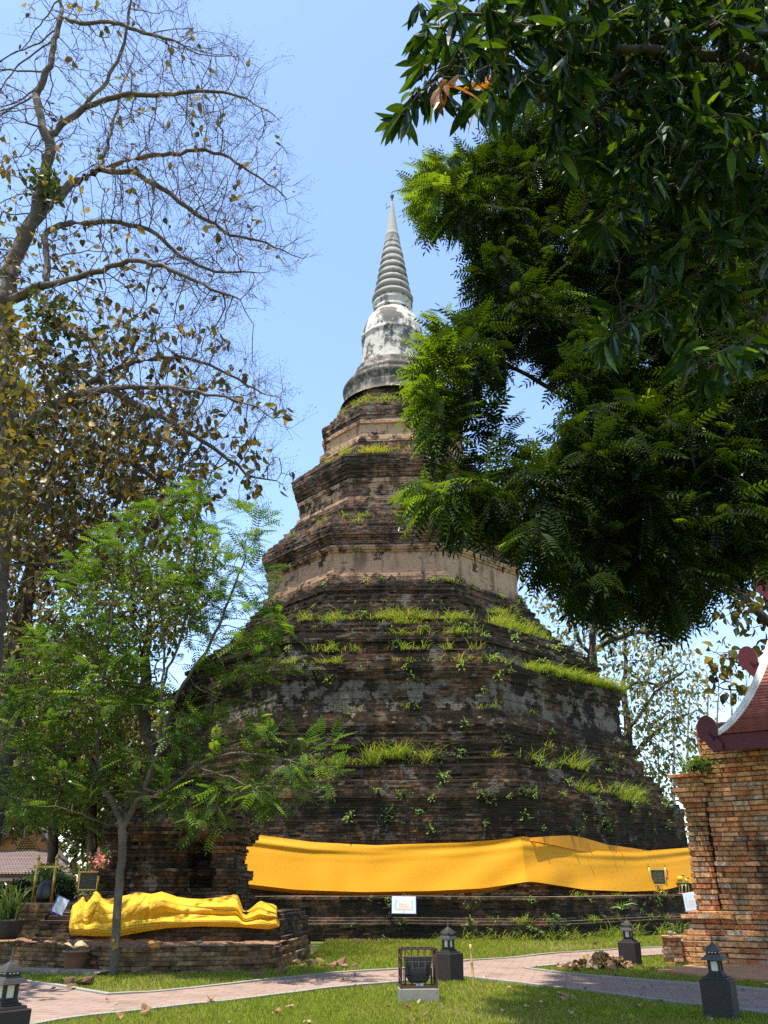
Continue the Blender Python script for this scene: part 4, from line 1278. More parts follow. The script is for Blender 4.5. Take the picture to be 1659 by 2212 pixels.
    # fine seed sprays at the outer tips
    tp = np.where(sk.kids == 0)[0]
    u, v = uv_of(sk.p[tp])
    tp = tp[(rg.random(len(tp)) < np.clip((u - 150) / 330, 0.12, 1))]
    k = 15
    pp = np.repeat(sk.p[tp], k, 0) + np.repeat(sk.d[tp] + (.1, 0, .1), k, 0) * rg.uniform(.1, .8, (len(tp) * k, 1)) + np.repeat(rg.normal(0, .12, (len(tp) * 3, 3)), k // 3, 0) + rg.normal(0, .05, (len(tp) * k, 3))
    tv = np.array([(-.5, 0, 0), (0, -.5, 0), (.5, 0, 0), (0, .5, 0), (0, 0, .5), (0, 0, -.5)])
    tf = [np.array([(0, 1, 4), (1, 2, 4), (2, 3, 4), (3, 0, 4), (1, 0, 5), (2, 1, 5), (3, 2, 5), (0, 3, 5)])]
    own(scatter(tv, tf, pp, rand_dirs(len(pp), rg), rand_dirs(len(pp), rg), rg.uniform(.018, .036, len(pp)), (.12, .1, .09), 'seed_sprays', M['fruit']), root)
    # hair thin twigs of the sprays
    q = np.repeat(sk.p[tp], 5, 0); dd = unit(np.repeat(sk.d[tp], 5, 0) + rg.normal(0, .38, (len(q), 3)) + (.1, 0, .1))
    tv = np.array([(-.006, 0, 0), (.006, 0, 0), (.004, 1, .05), (-.004, 1, .05)])
    own(scatter(tv, [np.array([(0, 1, 2, 3)])], q, dd, rand_dirs(len(q), rg), rg.uniform(.3, .85, len(q)), (.1, .08, .07), 'twigs', M['fruit'], width=1.3), root)

# ---- generic deciduous tree of the background
def build_bg_tree(name, label, base, limbs, bl, natt, r_root, r_tip, step, leaves, lsize, pal, seed, group=None, bark='bark_teak', tmpl=T_OVAL, leafmat='leaf_far', k=5, cat='tree', twig_keep=1.0):
    rg = np.random.default_rng(seed)
    sk = Skel(limbs, step, step * .08, seed)
    sk.grow(blobs(bl, natt, rg=rg), step=step, kill=step * 1.05, jit=.22, iters=110)
    sk.finish(r_root, r_tip)
    root = tree_root(name, base, label, cat, group)
    own(link('trunk', sk.mesh(name, k, 0, 3, .04), M[bark]), root)
    tips = np.where(sk.cnt <= 3)[0]
    if leaves:
        sel = tips[rg.integers(0, len(tips), leaves)]
        pos = sk.p[sel] + rg.normal(0, step * .55, (leaves, 3))
        d = unit(sk.d[sel] * .4 + rg.normal(0, .6, (leaves, 3)) + (0, 0, -.5))
        pal = np.asarray(pal)
        cl = pal[(np.abs(np.floor(wav(pos[:, 0], pos[:, 2], 1.2, seed % 5, pos[:, 1]) * 3).astype(int)) + rg.integers(0, 3, leaves)) % len(pal)]
        own(scatter(*tmpl, pos, d, unit(rg.normal(0, 1, (leaves, 3)) + (0, 0, .8)), rg.uniform(.6, 1.25, leaves) * lsize, cl, 'crown', M[leafmat], rg=rg), root)
    return root, sk

OLIVE = [(.10, .105, .03), (.13, .125, .035), (.075, .09, .028), (.17, .15, .045), (.06, .07, .025), (.19, .15, .06)]
def gbase(u, Y):
    p = at(u, 1915, Y); return np.array([p[0], p[1], 0])

def build_background():
    g1 = 'trees standing behind the ruined shrine'
    defs = [
        # trunk bottom u, depth, trunk path, blobs, label
        (-40, 31, [(20, 1550), (62, 1250)], [(40, 1150, 120, 31, 3), (60, 950, 110, 31, 3), (180, 1020, 100, 31, 3), (300, 1080, 80, 31, 2.5), (120, 850, 80, 31, 2.5), (250, 930, 70, 31, 2), (120, 1300, 110, 31, 3), (30, 1400, 100, 31, 3), (160, 1180, 90, 31, 3), (250, 1130, 80, 31, 2.5), (-30, 1250, 100, 31, 3), (300, 1200, 70, 31, 2)], 'broad leaved tree with thick dark trunk and yellow brown leaves at the left edge', 12500, .24, .4),
        (345, 38, [(330, 1620), (300, 1520), (318, 1440)], [(330, 1330, 75, 38, 3), (270, 1270, 80, 38, 3), (250, 1400, 70, 38, 3), (380, 1260, 70, 38, 2.5), (420, 1180, 50, 38, 2), (300, 1480, 50, 38, 2), (400, 1330, 35, 38, 2)], 'leaning forked tree with olive leaves rising behind the shrine', 5500, .28, .28),
        (205, 44, [(200, 1700), (215, 1560)], [(190, 1500, 110, 44, 4), (110, 1560, 90, 44, 4), (260, 1560, 70, 44, 3), (150, 1640, 90, 44, 4), (240, 1680, 60, 44, 3), (60, 1480, 90, 44, 4)], 'olive green tree with slim dark trunk just right of the house gable', 13000, .27, .25),
        (-40, 40, [(-20, 1650), (20, 1500)], [(20, 1560, 110, 40, 4), (-40, 1450, 120, 40, 4), (50, 1680, 80, 40, 4), (20, 1740, 60, 40, 3)], 'dense olive tree at the left edge, over the roof of the house', 11000, .28, .3),
        (330, 50, [(330, 1750), (345, 1650)], [(330, 1640, 80, 50, 4), (280, 1700, 70, 50, 4), (390, 1690, 60, 50, 4), (330, 1760, 70, 50, 4), (250, 1790, 50, 50, 3), (400, 1600, 40, 50, 3)], 'pale olive bush like tree low behind the top of the shrine', 12000, .30, .2),
    ]
    defs += [
        (120, 52, [(120, 1700), (110, 1500)], [(110, 1450, 110, 52, 4), (40, 1560, 110, 52, 4), (180, 1600, 100, 52, 4), (110, 1700, 110, 52, 4), (20, 1700, 80, 52, 4), (230, 1720, 70, 52, 4)], 'tall olive brown tree farther back, filling the gap above the house roof', 12000, .34, .3),
        (300, 56, [(300, 1750), (290, 1600)], [(290, 1560, 90, 56, 4), (230, 1640, 90, 56, 4), (350, 1650, 80, 56, 4), (300, 1740, 90, 56, 4), (220, 1790, 70, 56, 4), (390, 1740, 60, 56, 4)], 'broad dull green tree far back between the house and the shrine', 12000, .34, .3)]
    for i, (u, Y, tr, bl, lab, nl, ls, rr) in enumerate(defs):
        b = gbase(u, Y)
        limbs = [[tuple(b)] + P3([(a, c, Y) for a, c in tr])]
        build_bg_tree('background_tree', lab, b, limbs, bl, 1700 if i == 0 else 900, rr, .012, .5, nl, ls, [(.14, .11, .04), (.10, .09, .035), (.2, .15, .07), (.07, .05, .03), (.22, .15, .03)] if i == 0 else OLIVE, 200 + i, g1, 'bark_dark')
    # right: teaks far behind the stupa
    Y = 62
    b = gbase(1372, Y)
    lim = [[tuple(b)] + P3([(1362, 1640, Y), (1358, 1579, Y), (1350, 1520, Y), (1345, 1480, Y), (1352, 1440, Y), (1350, 1380, Y)]), P3([(1358, 1579, Y), (1390, 1530, Y - 1), (1420, 1490, Y - 2), (1480, 1450, Y - 2)]), P3([(1345, 1490, Y), (1380, 1475, Y + 1), (1420, 1478, Y + 1)]), P3([(1362, 1650, Y), (1395, 1600, Y), (1440, 1560, Y), (1490, 1540, Y)])]
    bl = [(1330, 1340, 60, Y, 3), (1400, 1390, 80, Y, 3), (1420, 1500, 90, Y, 4), (1480, 1470, 55, Y, 3), (1390, 1620, 70, Y, 3), (1450, 1600, 80, Y, 3), (1340, 1460, 50, Y, 3), (1470, 1690, 50, Y, 3), (1400, 1690, 40, Y, 3), (1350, 1580, 40, Y, 2), (1500, 1560, 40, Y, 2)]
    TK = [(.19, .18, .05), (.13, .14, .04), (.25, .2, .08), (.10, .11, .035), (.28, .24, .11)]
    build_bg_tree('far_teak_tree', 'sparse teak tree with pale olive leaves between the stupa and the hall roof', b, lim, bl, 1500, .4, .014, .55, 3400, .38, TK, 231, 'teak trees behind the stupa', 'bark_dark', T_OVAL)
    Y = 56
    b = gbase(1300, Y)
    lim = [[tuple(b)] + P3([(1290, 1600, Y), (1282, 1450, Y), (1280, 1405, Y), (1282, 1360, Y), (1286, 1320, Y), (1300, 1270, Y)]), P3([(1281, 1410, Y), (1300, 1395, Y), (1325, 1382, Y), (1350, 1370, Y), (1377, 1366, Y), (1415, 1368, Y), (1430, 1362, Y)]), P3([(1281, 1420, Y), (1250, 1385, Y), (1235, 1330, Y), (1220, 1290, Y)])]
    bl = [(1180, 1280, 50, Y, 2.5), (1215, 1320, 50, Y, 2.5), (1250, 1350, 60, Y, 3), (1300, 1320, 60, Y, 3), (1260, 1260, 50, Y, 3), (1350, 1330, 50, Y, 2.5), (1230, 1390, 40, Y, 2), (1310, 1400, 45, Y, 2), (1250, 1200, 60, Y, 3), (1150, 1250, 30, Y, 2), (1430, 1250, 90, Y, 3), (1500, 1150, 90, Y, 3), (1370, 1200, 90, Y, 3)]
    build_bg_tree('far_teak_tree', 'nearer brown leaved teak close beside the right slope of the stupa', b, lim, bl, 1300, .36, .014, .5, 2600, .36, TK, 232, 'teak trees behind the stupa', 'bark_dark', T_OVAL)
    # right edge teak in the middle distance
    Y = 30
    b = np.array([16.6, 31, 0])
    lim = [[tuple(b)] + P3([(1860, 1600, 31), (1800, 1480, 31), (1720, 1400, 30.5), (1655, 1340, 30), (1610, 1295, 30), (1570, 1255, 30), (1530, 1200, 30), (1500, 1120, 30)]),
           P3([(1800, 1480, 31), (1740, 1470, 30), (1680, 1455, 30), (1620, 1440, 29.5), (1560, 1420, 29.2)]), P3([(1800, 1490, 31), (1740, 1510, 30), (1690, 1505, 30), (1610, 1490, 29.6), (1560, 1488, 29.5)]), P3([(1680, 1360, 30), (1640, 1250, 30), (1600, 1180, 30)])]
    bl = [(1590, 1330, 30, Y, 1.5), (1640, 1290, 50, Y, 2), (1575, 1405, 30, 29.3, 1), (1545, 1440, 30, 29.3, 1), (1600, 1440, 40, 29.5, 1), (1520, 1408, 16, 29.3, 1), (1560, 1485, 35, 29.5, 1), (1610, 1480, 30, 29.5, 1), (1640, 1220, 40, 30, 1.5), (1600, 1150, 70, 30, 2), (1690, 1400, 60, 30, 2), (1500, 1060, 70, 30, 2), (1690, 1500, 60, 30, 2)]
    build_bg_tree('edge_teak_tree', 'teak branch with round dark leaves reaching in above the hall roof', b, lim, bl, 520, .3, .011, .32, 750, .36, [(.10, .085, .03), (.08, .09, .03), (.2, .15, .04), (.06, .045, .03)], 233, None, 'bark_dark', T_TEAK, 'leaf_teak')
    # thin bare trees far away
    for i, (u, Y, top) in enumerate([(1455, 84, 1490), (1490, 80, 1470), (1522, 86, 1440), (1548, 82, 1425), (1580, 85, 1430), (1612, 80, 1436), (1645, 84, 1440), (1420, 88, 1560), (1690, 82, 1430)]):
        b = gbase(u, Y)
        rg = np.random.default_rng(300 + i)
        lim = [[tuple(b)] + P3([(u + rg.uniform(-4, 4), 1750, Y), (u + rg.uniform(-8, 8), 1620, Y), (u + rg.uniform(-8, 8), top + 60, Y), (u + rg.uniform(-10, 10), top, Y)])]
        bl = [(u, top + 30, 24, Y, 1.5), (u - 6, top + 80, 28, Y, 2), (u + 6, top + 150, 30, Y, 2), (u, top + 210, 24, Y, 2)]
        build_bg_tree('bare_tree', ['slim', 'thin', 'slender', 'spindly', 'straight', 'wispy', 'light', 'low', 'pale'][i] + ' bare grey tree far off between stupa and hall, ' + ['left of the thicket', 'second from the left', 'beside the tallest one', 'tallest of the row', 'right of the tallest', 'above the roof disc', 'over the tiled roof', 'close to the stupa', 'hidden by the roof edge'][i], b, lim, bl, 330, .15, .016, .6, 40, .3, TK, 310 + i, 'bare trees on the horizon', 'bark_far', T_OVAL)
    # distant wood closing the horizon
    rg = np.random.default_rng(77)
    n = 36000
    x = rg.uniform(-75, 60, n); y = rg.uniform(85, 105, n)
    hmax = 6.5 + 2.5 * wav(x, 0 * x, .35, 2) + np.where(x < -8, 6.5, -1.5)
    z = hmax * rg.random(n) ** .7
    col = np.array(OLIVE)[rg.integers(0, 6, n)] * .9
    o = scatter(*T_OVAL, np.c_[x, y, z], rand_dirs(n, rg), rand_dirs(n, rg), rg.uniform(.6, 1.1, n), col, 'distant_wood', M['leaf_far'])
    tag(o, 'hazy olive wood closing the horizon behind everything', 'woodland', kind='stuff')
    # hedge and bushes before the house
    for i, (u, v0, Y, r, n, c, lab) in enumerate([
        (40, 1930, 33, .55, 1400, (.03, .05, .018), 'dark clipped bush below the house roof at the far left'),
        (128, 1926, 31, .55, 1600, (.028, .048, .016), 'dark green bush between the gold frame and the gold board'),
        (100, 1905, 36, .9, 900, (.10, .15, .04), 'pale frangipani bush with light stems in front of the house roof'),
        (237, 1870, 34, .8, 900, (.13, .2, .05), 'light green bush beside the left wall of the shrine'),
        (8, 1935, 29, .4, 700, (.04, .07, .02), 'leafy green bush at the left edge under the eave')]):
        rg = np.random.default_rng(400 + i)
        c0 = at(u, v0, Y)
        root = tree_root('bush', c0, lab, 'bush')
        pts = c0 + unit(rg.normal(0, 1, (n, 3))) * (rg.random((n, 1)) ** .4) * np.array([r, r * .8, r * .8])
        pts[:, 2] = np.maximum(pts[:, 2], .05)
        own(scatter(*T_OVAL, pts, rand_dirs(n, rg), unit(rg.normal(0, .6, (n, 3)) + UP), .17, c, 'leaves', M['leaf_far'], rg=rg), root)
        mb = MB()
        for k in range(9):
            e = pts[rg.integers(0, n)]
            b0 = np.array([c0[0], c0[1], 0.0])
            mb.tube([b0, (b0 + e) / 2 + rg.normal(0, .15, 3), e], [.04, .025, .012], 5)
        own(mb.build('stems', M['bark_far' if i == 2 else 'bark_dark']), root)
    # pink flowers left of the shrine
    rg = np.random.default_rng(410)
    c0 = at(213, 1868, 30)
    root = tree_root('flowering_bush', c0, 'small bush with pale pink blossoms right of the gold board', 'bush')
    n = 260
    own(scatter(*T_OVAL, c0 + rg.normal(0, .14, (n, 3)) * (1, 1, 1.3), rand_dirs(n, rg), rand_dirs(n, rg), .13, (.7, .26, .28), 'blossoms', M['leaf_far'], rg=rg), root)
    n = 500
    own(scatter(*T_OVAL, c0 + np.array([0, 0, -.45]) + rg.normal(0, .26, (n, 3)), rand_dirs(n, rg), rand_dirs(n, rg), .15, (.05, .08, .025), 'leaves', M['leaf_far'], rg=rg), root)
    # leafy orange blossoms on the wall at far left
    # red and white flags on a line
    pts = [at(u_, v_, 33) for u_, v_ in ((300, 1742), (330, 1722), (362, 1705), (392, 1688), (425, 1672))]
    root = empty('bunting_line', pts[0]); tag(root, 'sagging string with small red and white pennants between the trees behind the shrine', 'bunting')
    mb = MB(); mb.tube(pts, .012, 4); own(mb.build('string', M['fruit']), root)
    red = plain_mat('pennant_red', (.55, .04, .03), .7)
    for i, t_ in enumerate((.36, .47, .58, .66)):
        c = np.array([np.interp(t_ * 4, range(5), [q[k] for q in pts]) for k in range(3)])
        mb = MB(); mb.add([c + (-.2, 0, 0), c + (.2, 0, .08), c + (.12, .03, -.3), c + (-.16, .05, -.28), c + (0, -.04, -.14)], t=[(0, 4, 1), (1, 4, 2), (2, 4, 3), (3, 4, 0)])
        own(mb.build('pennant', red if i % 2 == 0 else M['print_cream']), root)

# ---- the young tree before the shrine
def build_young_tree():
    rg = np.random.default_rng(150)
    b = onz(243, 2108)
    Y = float(b[1])
    y = lambda u, v, d=0.0: (u, v, Y + d)
    L = [[tuple(b)] + P3([y(244, 2090), y(250, 2010), y(256, 1930), y(262, 1850), y(266, 1790)])]
    L.append(P3([y(266, 1790), y(285, 1748, -.1), y(305, 1725, -.2), y(345, 1620, -.4), (y(350, 1540, -.4)), y(351, 1480, -.4), y(356, 1380, -.3), y(343, 1300, -.2), y(340, 1240, -.2), y(345, 1120, -.1)]))
    L.append(P3([y(266, 1790), y(245, 1735, .2), y(215, 1690, .4), y(180, 1610, .7), y(130, 1540, 1), y(80, 1490, 1.2)]))
    L.append(P3([y(225, 1705, .3), y(210, 1640, .3), y(215, 1552, .3), y(225, 1450, .4), y(240, 1340, .5), y(246, 1220, .6), y(270, 1140, .6)]))
    L.append(P3([y(345, 1620, -.4), y(380, 1505, -.7), y(420, 1440, -.9), y(455, 1395, -1), y(490, 1310, -1.1), y(530, 1200, -1.2)]))
    L.append(P3([y(351, 1480, -.4), y(385, 1400, -.1), y(410, 1300, .2), y(425, 1180, .4), y(420, 1060, .4)]))
    L.append(P3([y(305, 1725, -.2), y(345, 1720, -.5), y(420, 1655, -.9), y(490, 1625, -1.2), y(560, 1630, -1.4), y(680, 1655, -1.6), y(720, 1620, -1.7)]))
    L.append(P3([y(420, 1655, -.9), y(500, 1680, -1.5), y(580, 1720, -2), y(600, 1745, -2.1)]))
    L.append(P3([y(266, 1790), y(200, 1770, -.5), y(120, 1740, -.9), y(50, 1740, -1.2)]))
    L.append(P3([y(180, 1610, .7), y(120, 1620, .2), y(50, 1630, -.4), y(-20, 1620, -.8)]))
    sk = Skel(L, .2, .015, 150)
    bl2 = [(60, 1480, 70), (110, 1400, 60), (160, 1450, 80), (60, 1600, 80), (200, 1350, 70), (160, 1240, 35), (240, 1190, 60), (270, 1130, 35), (420, 1060, 40), (420, 1150, 50), (370, 1230, 50), (525, 1160, 50), (545, 1115, 35),
           (490, 1230, 60), (440, 1290, 70), (540, 1290, 60), (585, 1240, 28), (570, 1350, 55), (450, 1390, 55), (520, 1420, 65), (600, 1440, 28), (270, 1420, 60), (330, 1510, 40), (230, 1500, 80), (140, 1560, 80), (60, 1690, 80), (180, 1650, 80),
           (250, 1650, 60), (330, 1690, 60), (420, 1600, 60), (480, 1560, 45), (560, 1570, 40), (640, 1600, 45), (705, 1622, 38), (640, 1680, 45), (705, 1675, 32), (560, 1650, 45), (500, 1700, 55), (440, 1770, 45), (595, 1745, 24), (150, 1740, 50), (50, 1750, 50), (400, 1690, 50), (300, 1290, 45), (0, 1560, 60), (330, 1090, 30)]
    bl = [(u, v, r, Y + (np.interp(u, [0, 250, 700], [.3, .2, -1.2])), 1.3) for u, v, r in bl2]
    sk.grow(blobs(bl, 1500, rg=rg), step=.2, kill=.26, jit=.2, iters=110, bias=(0, 0, .1))
    sk.finish(.085, .006)
    root = tree_root('young_tree', b, 'young tree with slender grey trunk and bright green feathery leaves before the shrine')
    own(link('trunk', sk.mesh('young_trunk', 10, 0, 4, .02), M['bark_young']), root)
    tips = np.where(sk.cnt <= 2)[0]
    n = 2700
    sel = tips[rg.integers(0, len(tips), n)]
    pos = sk.p[sel] + rg.normal(0, .05, (n, 3))
    out = unit(rg.normal(0, 1, (n, 3)) * (1, 1, .35))
    d = unit(sk.d[sel] * .5 + out * .9 + (0, 0, .05))
    pal = np.array([(.048, .095, .018), (.065, .12, .02), (.10, .165, .026), (.034, .07, .014), (.14, .21, .032)])
    col = pal[rg.choice(5, n, p=[.3, .3, .18, .14, .08])]
    own(scatter(*T_PIN2, pos, d, unit(UP + rg.normal(0, .3, (n, 3))), rg.uniform(.32, .56, n), col, 'crown', M['leaf_young'], rg=rg), root)

# ---- feathery tree reaching in from the right
def build_pinnate_tree():
    rg = np.random.default_rng(160)
    b = np.array([11.5, 14.0, 0])
    K = 1.35
    PK = lambda pts: P3([(u, v, y * K) for u, v, y in pts])
    L = [[tuple(b)] + PK([(1980, 1500, 10), (1900, 1280, 10), (1800, 1120, 10), (1720, 1060, 10), (1640, 1020, 9.9), (1560, 985, 9.8), (1480, 930, 9.7), (1380, 900, 9.6), (1250, 870, 9.6), (1120, 800, 9.5), (1000, 770, 9.4)]),
         PK([(1640, 1020, 9.9), (1540, 1020, 9.4), (1420, 1000, 9.0), (1300, 1000, 8.8), (1150, 1010, 8.7), (1040, 1050, 8.6), (950, 1050, 8.6)]),
         PK([(1480, 1000, 9.2), (1420, 1090, 9), (1330, 1160, 8.9), (1250, 1200, 8.8)]),
         PK([(1640, 1020, 9.9), (1600, 1100, 9.6), (1540, 1180, 9.4), (1450, 1260, 9.2)]),
         PK([(1800, 1120, 10), (1740, 900, 10.4), (1640, 700, 10.8), (1500, 560, 11), (1330, 470, 11), (1150, 430, 10.9), (1000, 420, 10.8)]),
         PK([(1640, 700, 10.8), (1560, 480, 11.4), (1400, 330, 11.6), (1200, 260, 11.6), (1080, 300, 11.5)]),
         PK([(1500, 560, 11), (1350, 600, 10.6), (1200, 620, 10.4), (1060, 630, 10.3)]),
         PK([(1740, 900, 10.4), (1600, 820, 10.2), (1450, 760, 10), (1300, 720, 9.9), (1150, 700, 9.9)]),
         PK([(1800, 1120, 10), (1850, 800, 10.8), (1850, 400, 11.5), (1800, 100, 12)])]
    sk = Skel(L, .24, .016, 160)
    bl2 = [(970, 400, 80, 10.8), (1050, 430, 110, 10.8), (1180, 350, 150, 11.3), (950, 450, 50, 10.7), (1080, 560, 75, 10.5), (1050, 640, 42, 10.3), (1150, 650, 110, 10.3), (1300, 520, 190, 10.8), (1500, 500, 210, 11), (1275, 765, 100, 9.8), (1450, 800, 170, 10), (1600, 700, 150, 10.4),
           (980, 745, 60, 9.4), (1040, 710, 40, 9.5), (935, 800, 45, 9.3), (1045, 765, 60, 9.5), (970, 870, 42, 9.3), (935, 880, 30, 9.3), (965, 915, 25, 9.3), (935, 1050, 42, 8.6), (1000, 1060, 68, 8.6), (1075, 1075, 65, 8.7), (1165, 1035, 60, 8.7), (1190, 1090, 90, 8.8), (1140, 1135, 45, 8.7),
           (1200, 1190, 55, 8.8), (1290, 1225, 68, 8.8), (1285, 1275, 28, 8.8), (1350, 1110, 130, 8.9), (1430, 1265, 68, 9.2), (1470, 1180, 110, 9.2), (1560, 1110, 110, 9.5), (1600, 1000, 120, 9.8), (1620, 1180, 60, 9.5), (1300, 985, 120, 8.9), (1450, 980, 140, 9.3), (1500, 1290, 32, 9.2), (1320, 880, 75, 9.3), (1640, 850, 120, 10.2), (1700, 1050, 90, 10), (1450, 250, 180, 11.6), (1250, 160, 130, 11.8)]
    bl = [(u, v, r, y * K, 2.5) for u, v, r, y in bl2]
    sk.grow(blobs(bl, 4200, rg=rg, spread=.82), step=.23, kill=.27, jit=.2, iters=110, bias=(0, 0, -.05))
    sk.finish(.26, .0055)
    root = tree_root('feathery_tree', b, 'large dark feathery leaved tree reaching in from the right over the path')
    own(link('trunk', sk.mesh('feathery_trunk', 8, 0, 4, .015), M['bark_dark']), root)
    tips = np.where(sk.cnt <= 2)[0]
    n = 28000
    sel = tips[rg.integers(0, len(tips), n)]
    pos = sk.p[sel] + rg.normal(0, .055, (n, 3))
    d = unit(sk.d[sel] * .7 + unit(rg.normal(0, 1, (n, 3)) * (1, 1, .4)) * .75 + (0, 0, -.35))
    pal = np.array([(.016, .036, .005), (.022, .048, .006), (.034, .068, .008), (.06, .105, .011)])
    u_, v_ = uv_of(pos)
    young = rg.random(n) < np.clip((1030 - u_) / 150, .02, .75)  # leaves of the left fringe, coloured brighter as if sunlit
    col = pal[rg.choice(3, n, p=[.45, .4, .15])] * .5  # rest of the crown darkened in colour to stand for its shade
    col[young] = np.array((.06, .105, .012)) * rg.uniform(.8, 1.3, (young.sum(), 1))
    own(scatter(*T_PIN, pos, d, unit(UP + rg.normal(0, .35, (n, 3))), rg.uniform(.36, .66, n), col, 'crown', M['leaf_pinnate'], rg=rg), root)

# ---- a leafy tree added at the left edge so that its shade dapples the path
def build_shade_tree():
    rg = np.random.default_rng(190)
    b = np.array([-11.5, 14.0, 0])
    L = [[tuple(b), (-11.4, 14, 3), (-11, 14, 6), (-10.6, 14, 9)], [(-11, 14, 6), (-9.5, 14.5, 7.5), (-8.3, 14.6, 8)], [(-11, 14, 5), (-10, 16, 7), (-9.6, 17.5, 8)], [(-10.8, 14, 7), (-9.6, 12.6, 8.2), (-8.6, 12, 8.8)]]
    sk = Skel(L, .3, .02, 190)
    n = 1300
    A = np.array([-9.8, 14.0, 9.8]) + unit(rg.normal(0, 1, (n, 3))) * rg.random((n, 1)) ** .4 * np.array([3.6, 4.4, 4.2])
    u, v = uv_of(A)
    A = A[u < np.where(v > 640, 62, -10)]
    sk.grow(A, step=.28, kill=.35, jit=.2); sk.finish(.2, .01)
    root = tree_root('shade_tree', b, 'tree added for its shade, with small olive brown leaves at the very left edge, nearest on that side')
    own(link('trunk', sk.mesh('shade_trunk', 8), M['bark_young']), root)
    tips = np.where(sk.cnt <= 2)[0]
    sel = tips[rg.integers(0, len(tips), 4500)]
    n = len(sel)
    own(scatter(*T_TEAK, sk.p[sel] + rg.normal(0, .12, (n, 3)), unit(sk.d[sel] + rg.normal(0, .8, (n, 3)) + (0, 0, -.5)), unit(UP + rg.normal(0, .5, (n, 3))), rg.uniform(.12, .24, n), np.array([(.10, .10, .03), (.13, .115, .04), (.07, .085, .025), (.17, .13, .05), (.08, .06, .035)])[rg.integers(0, 5, n)], 'crown', M['leaf_teak'], rg=rg), root)

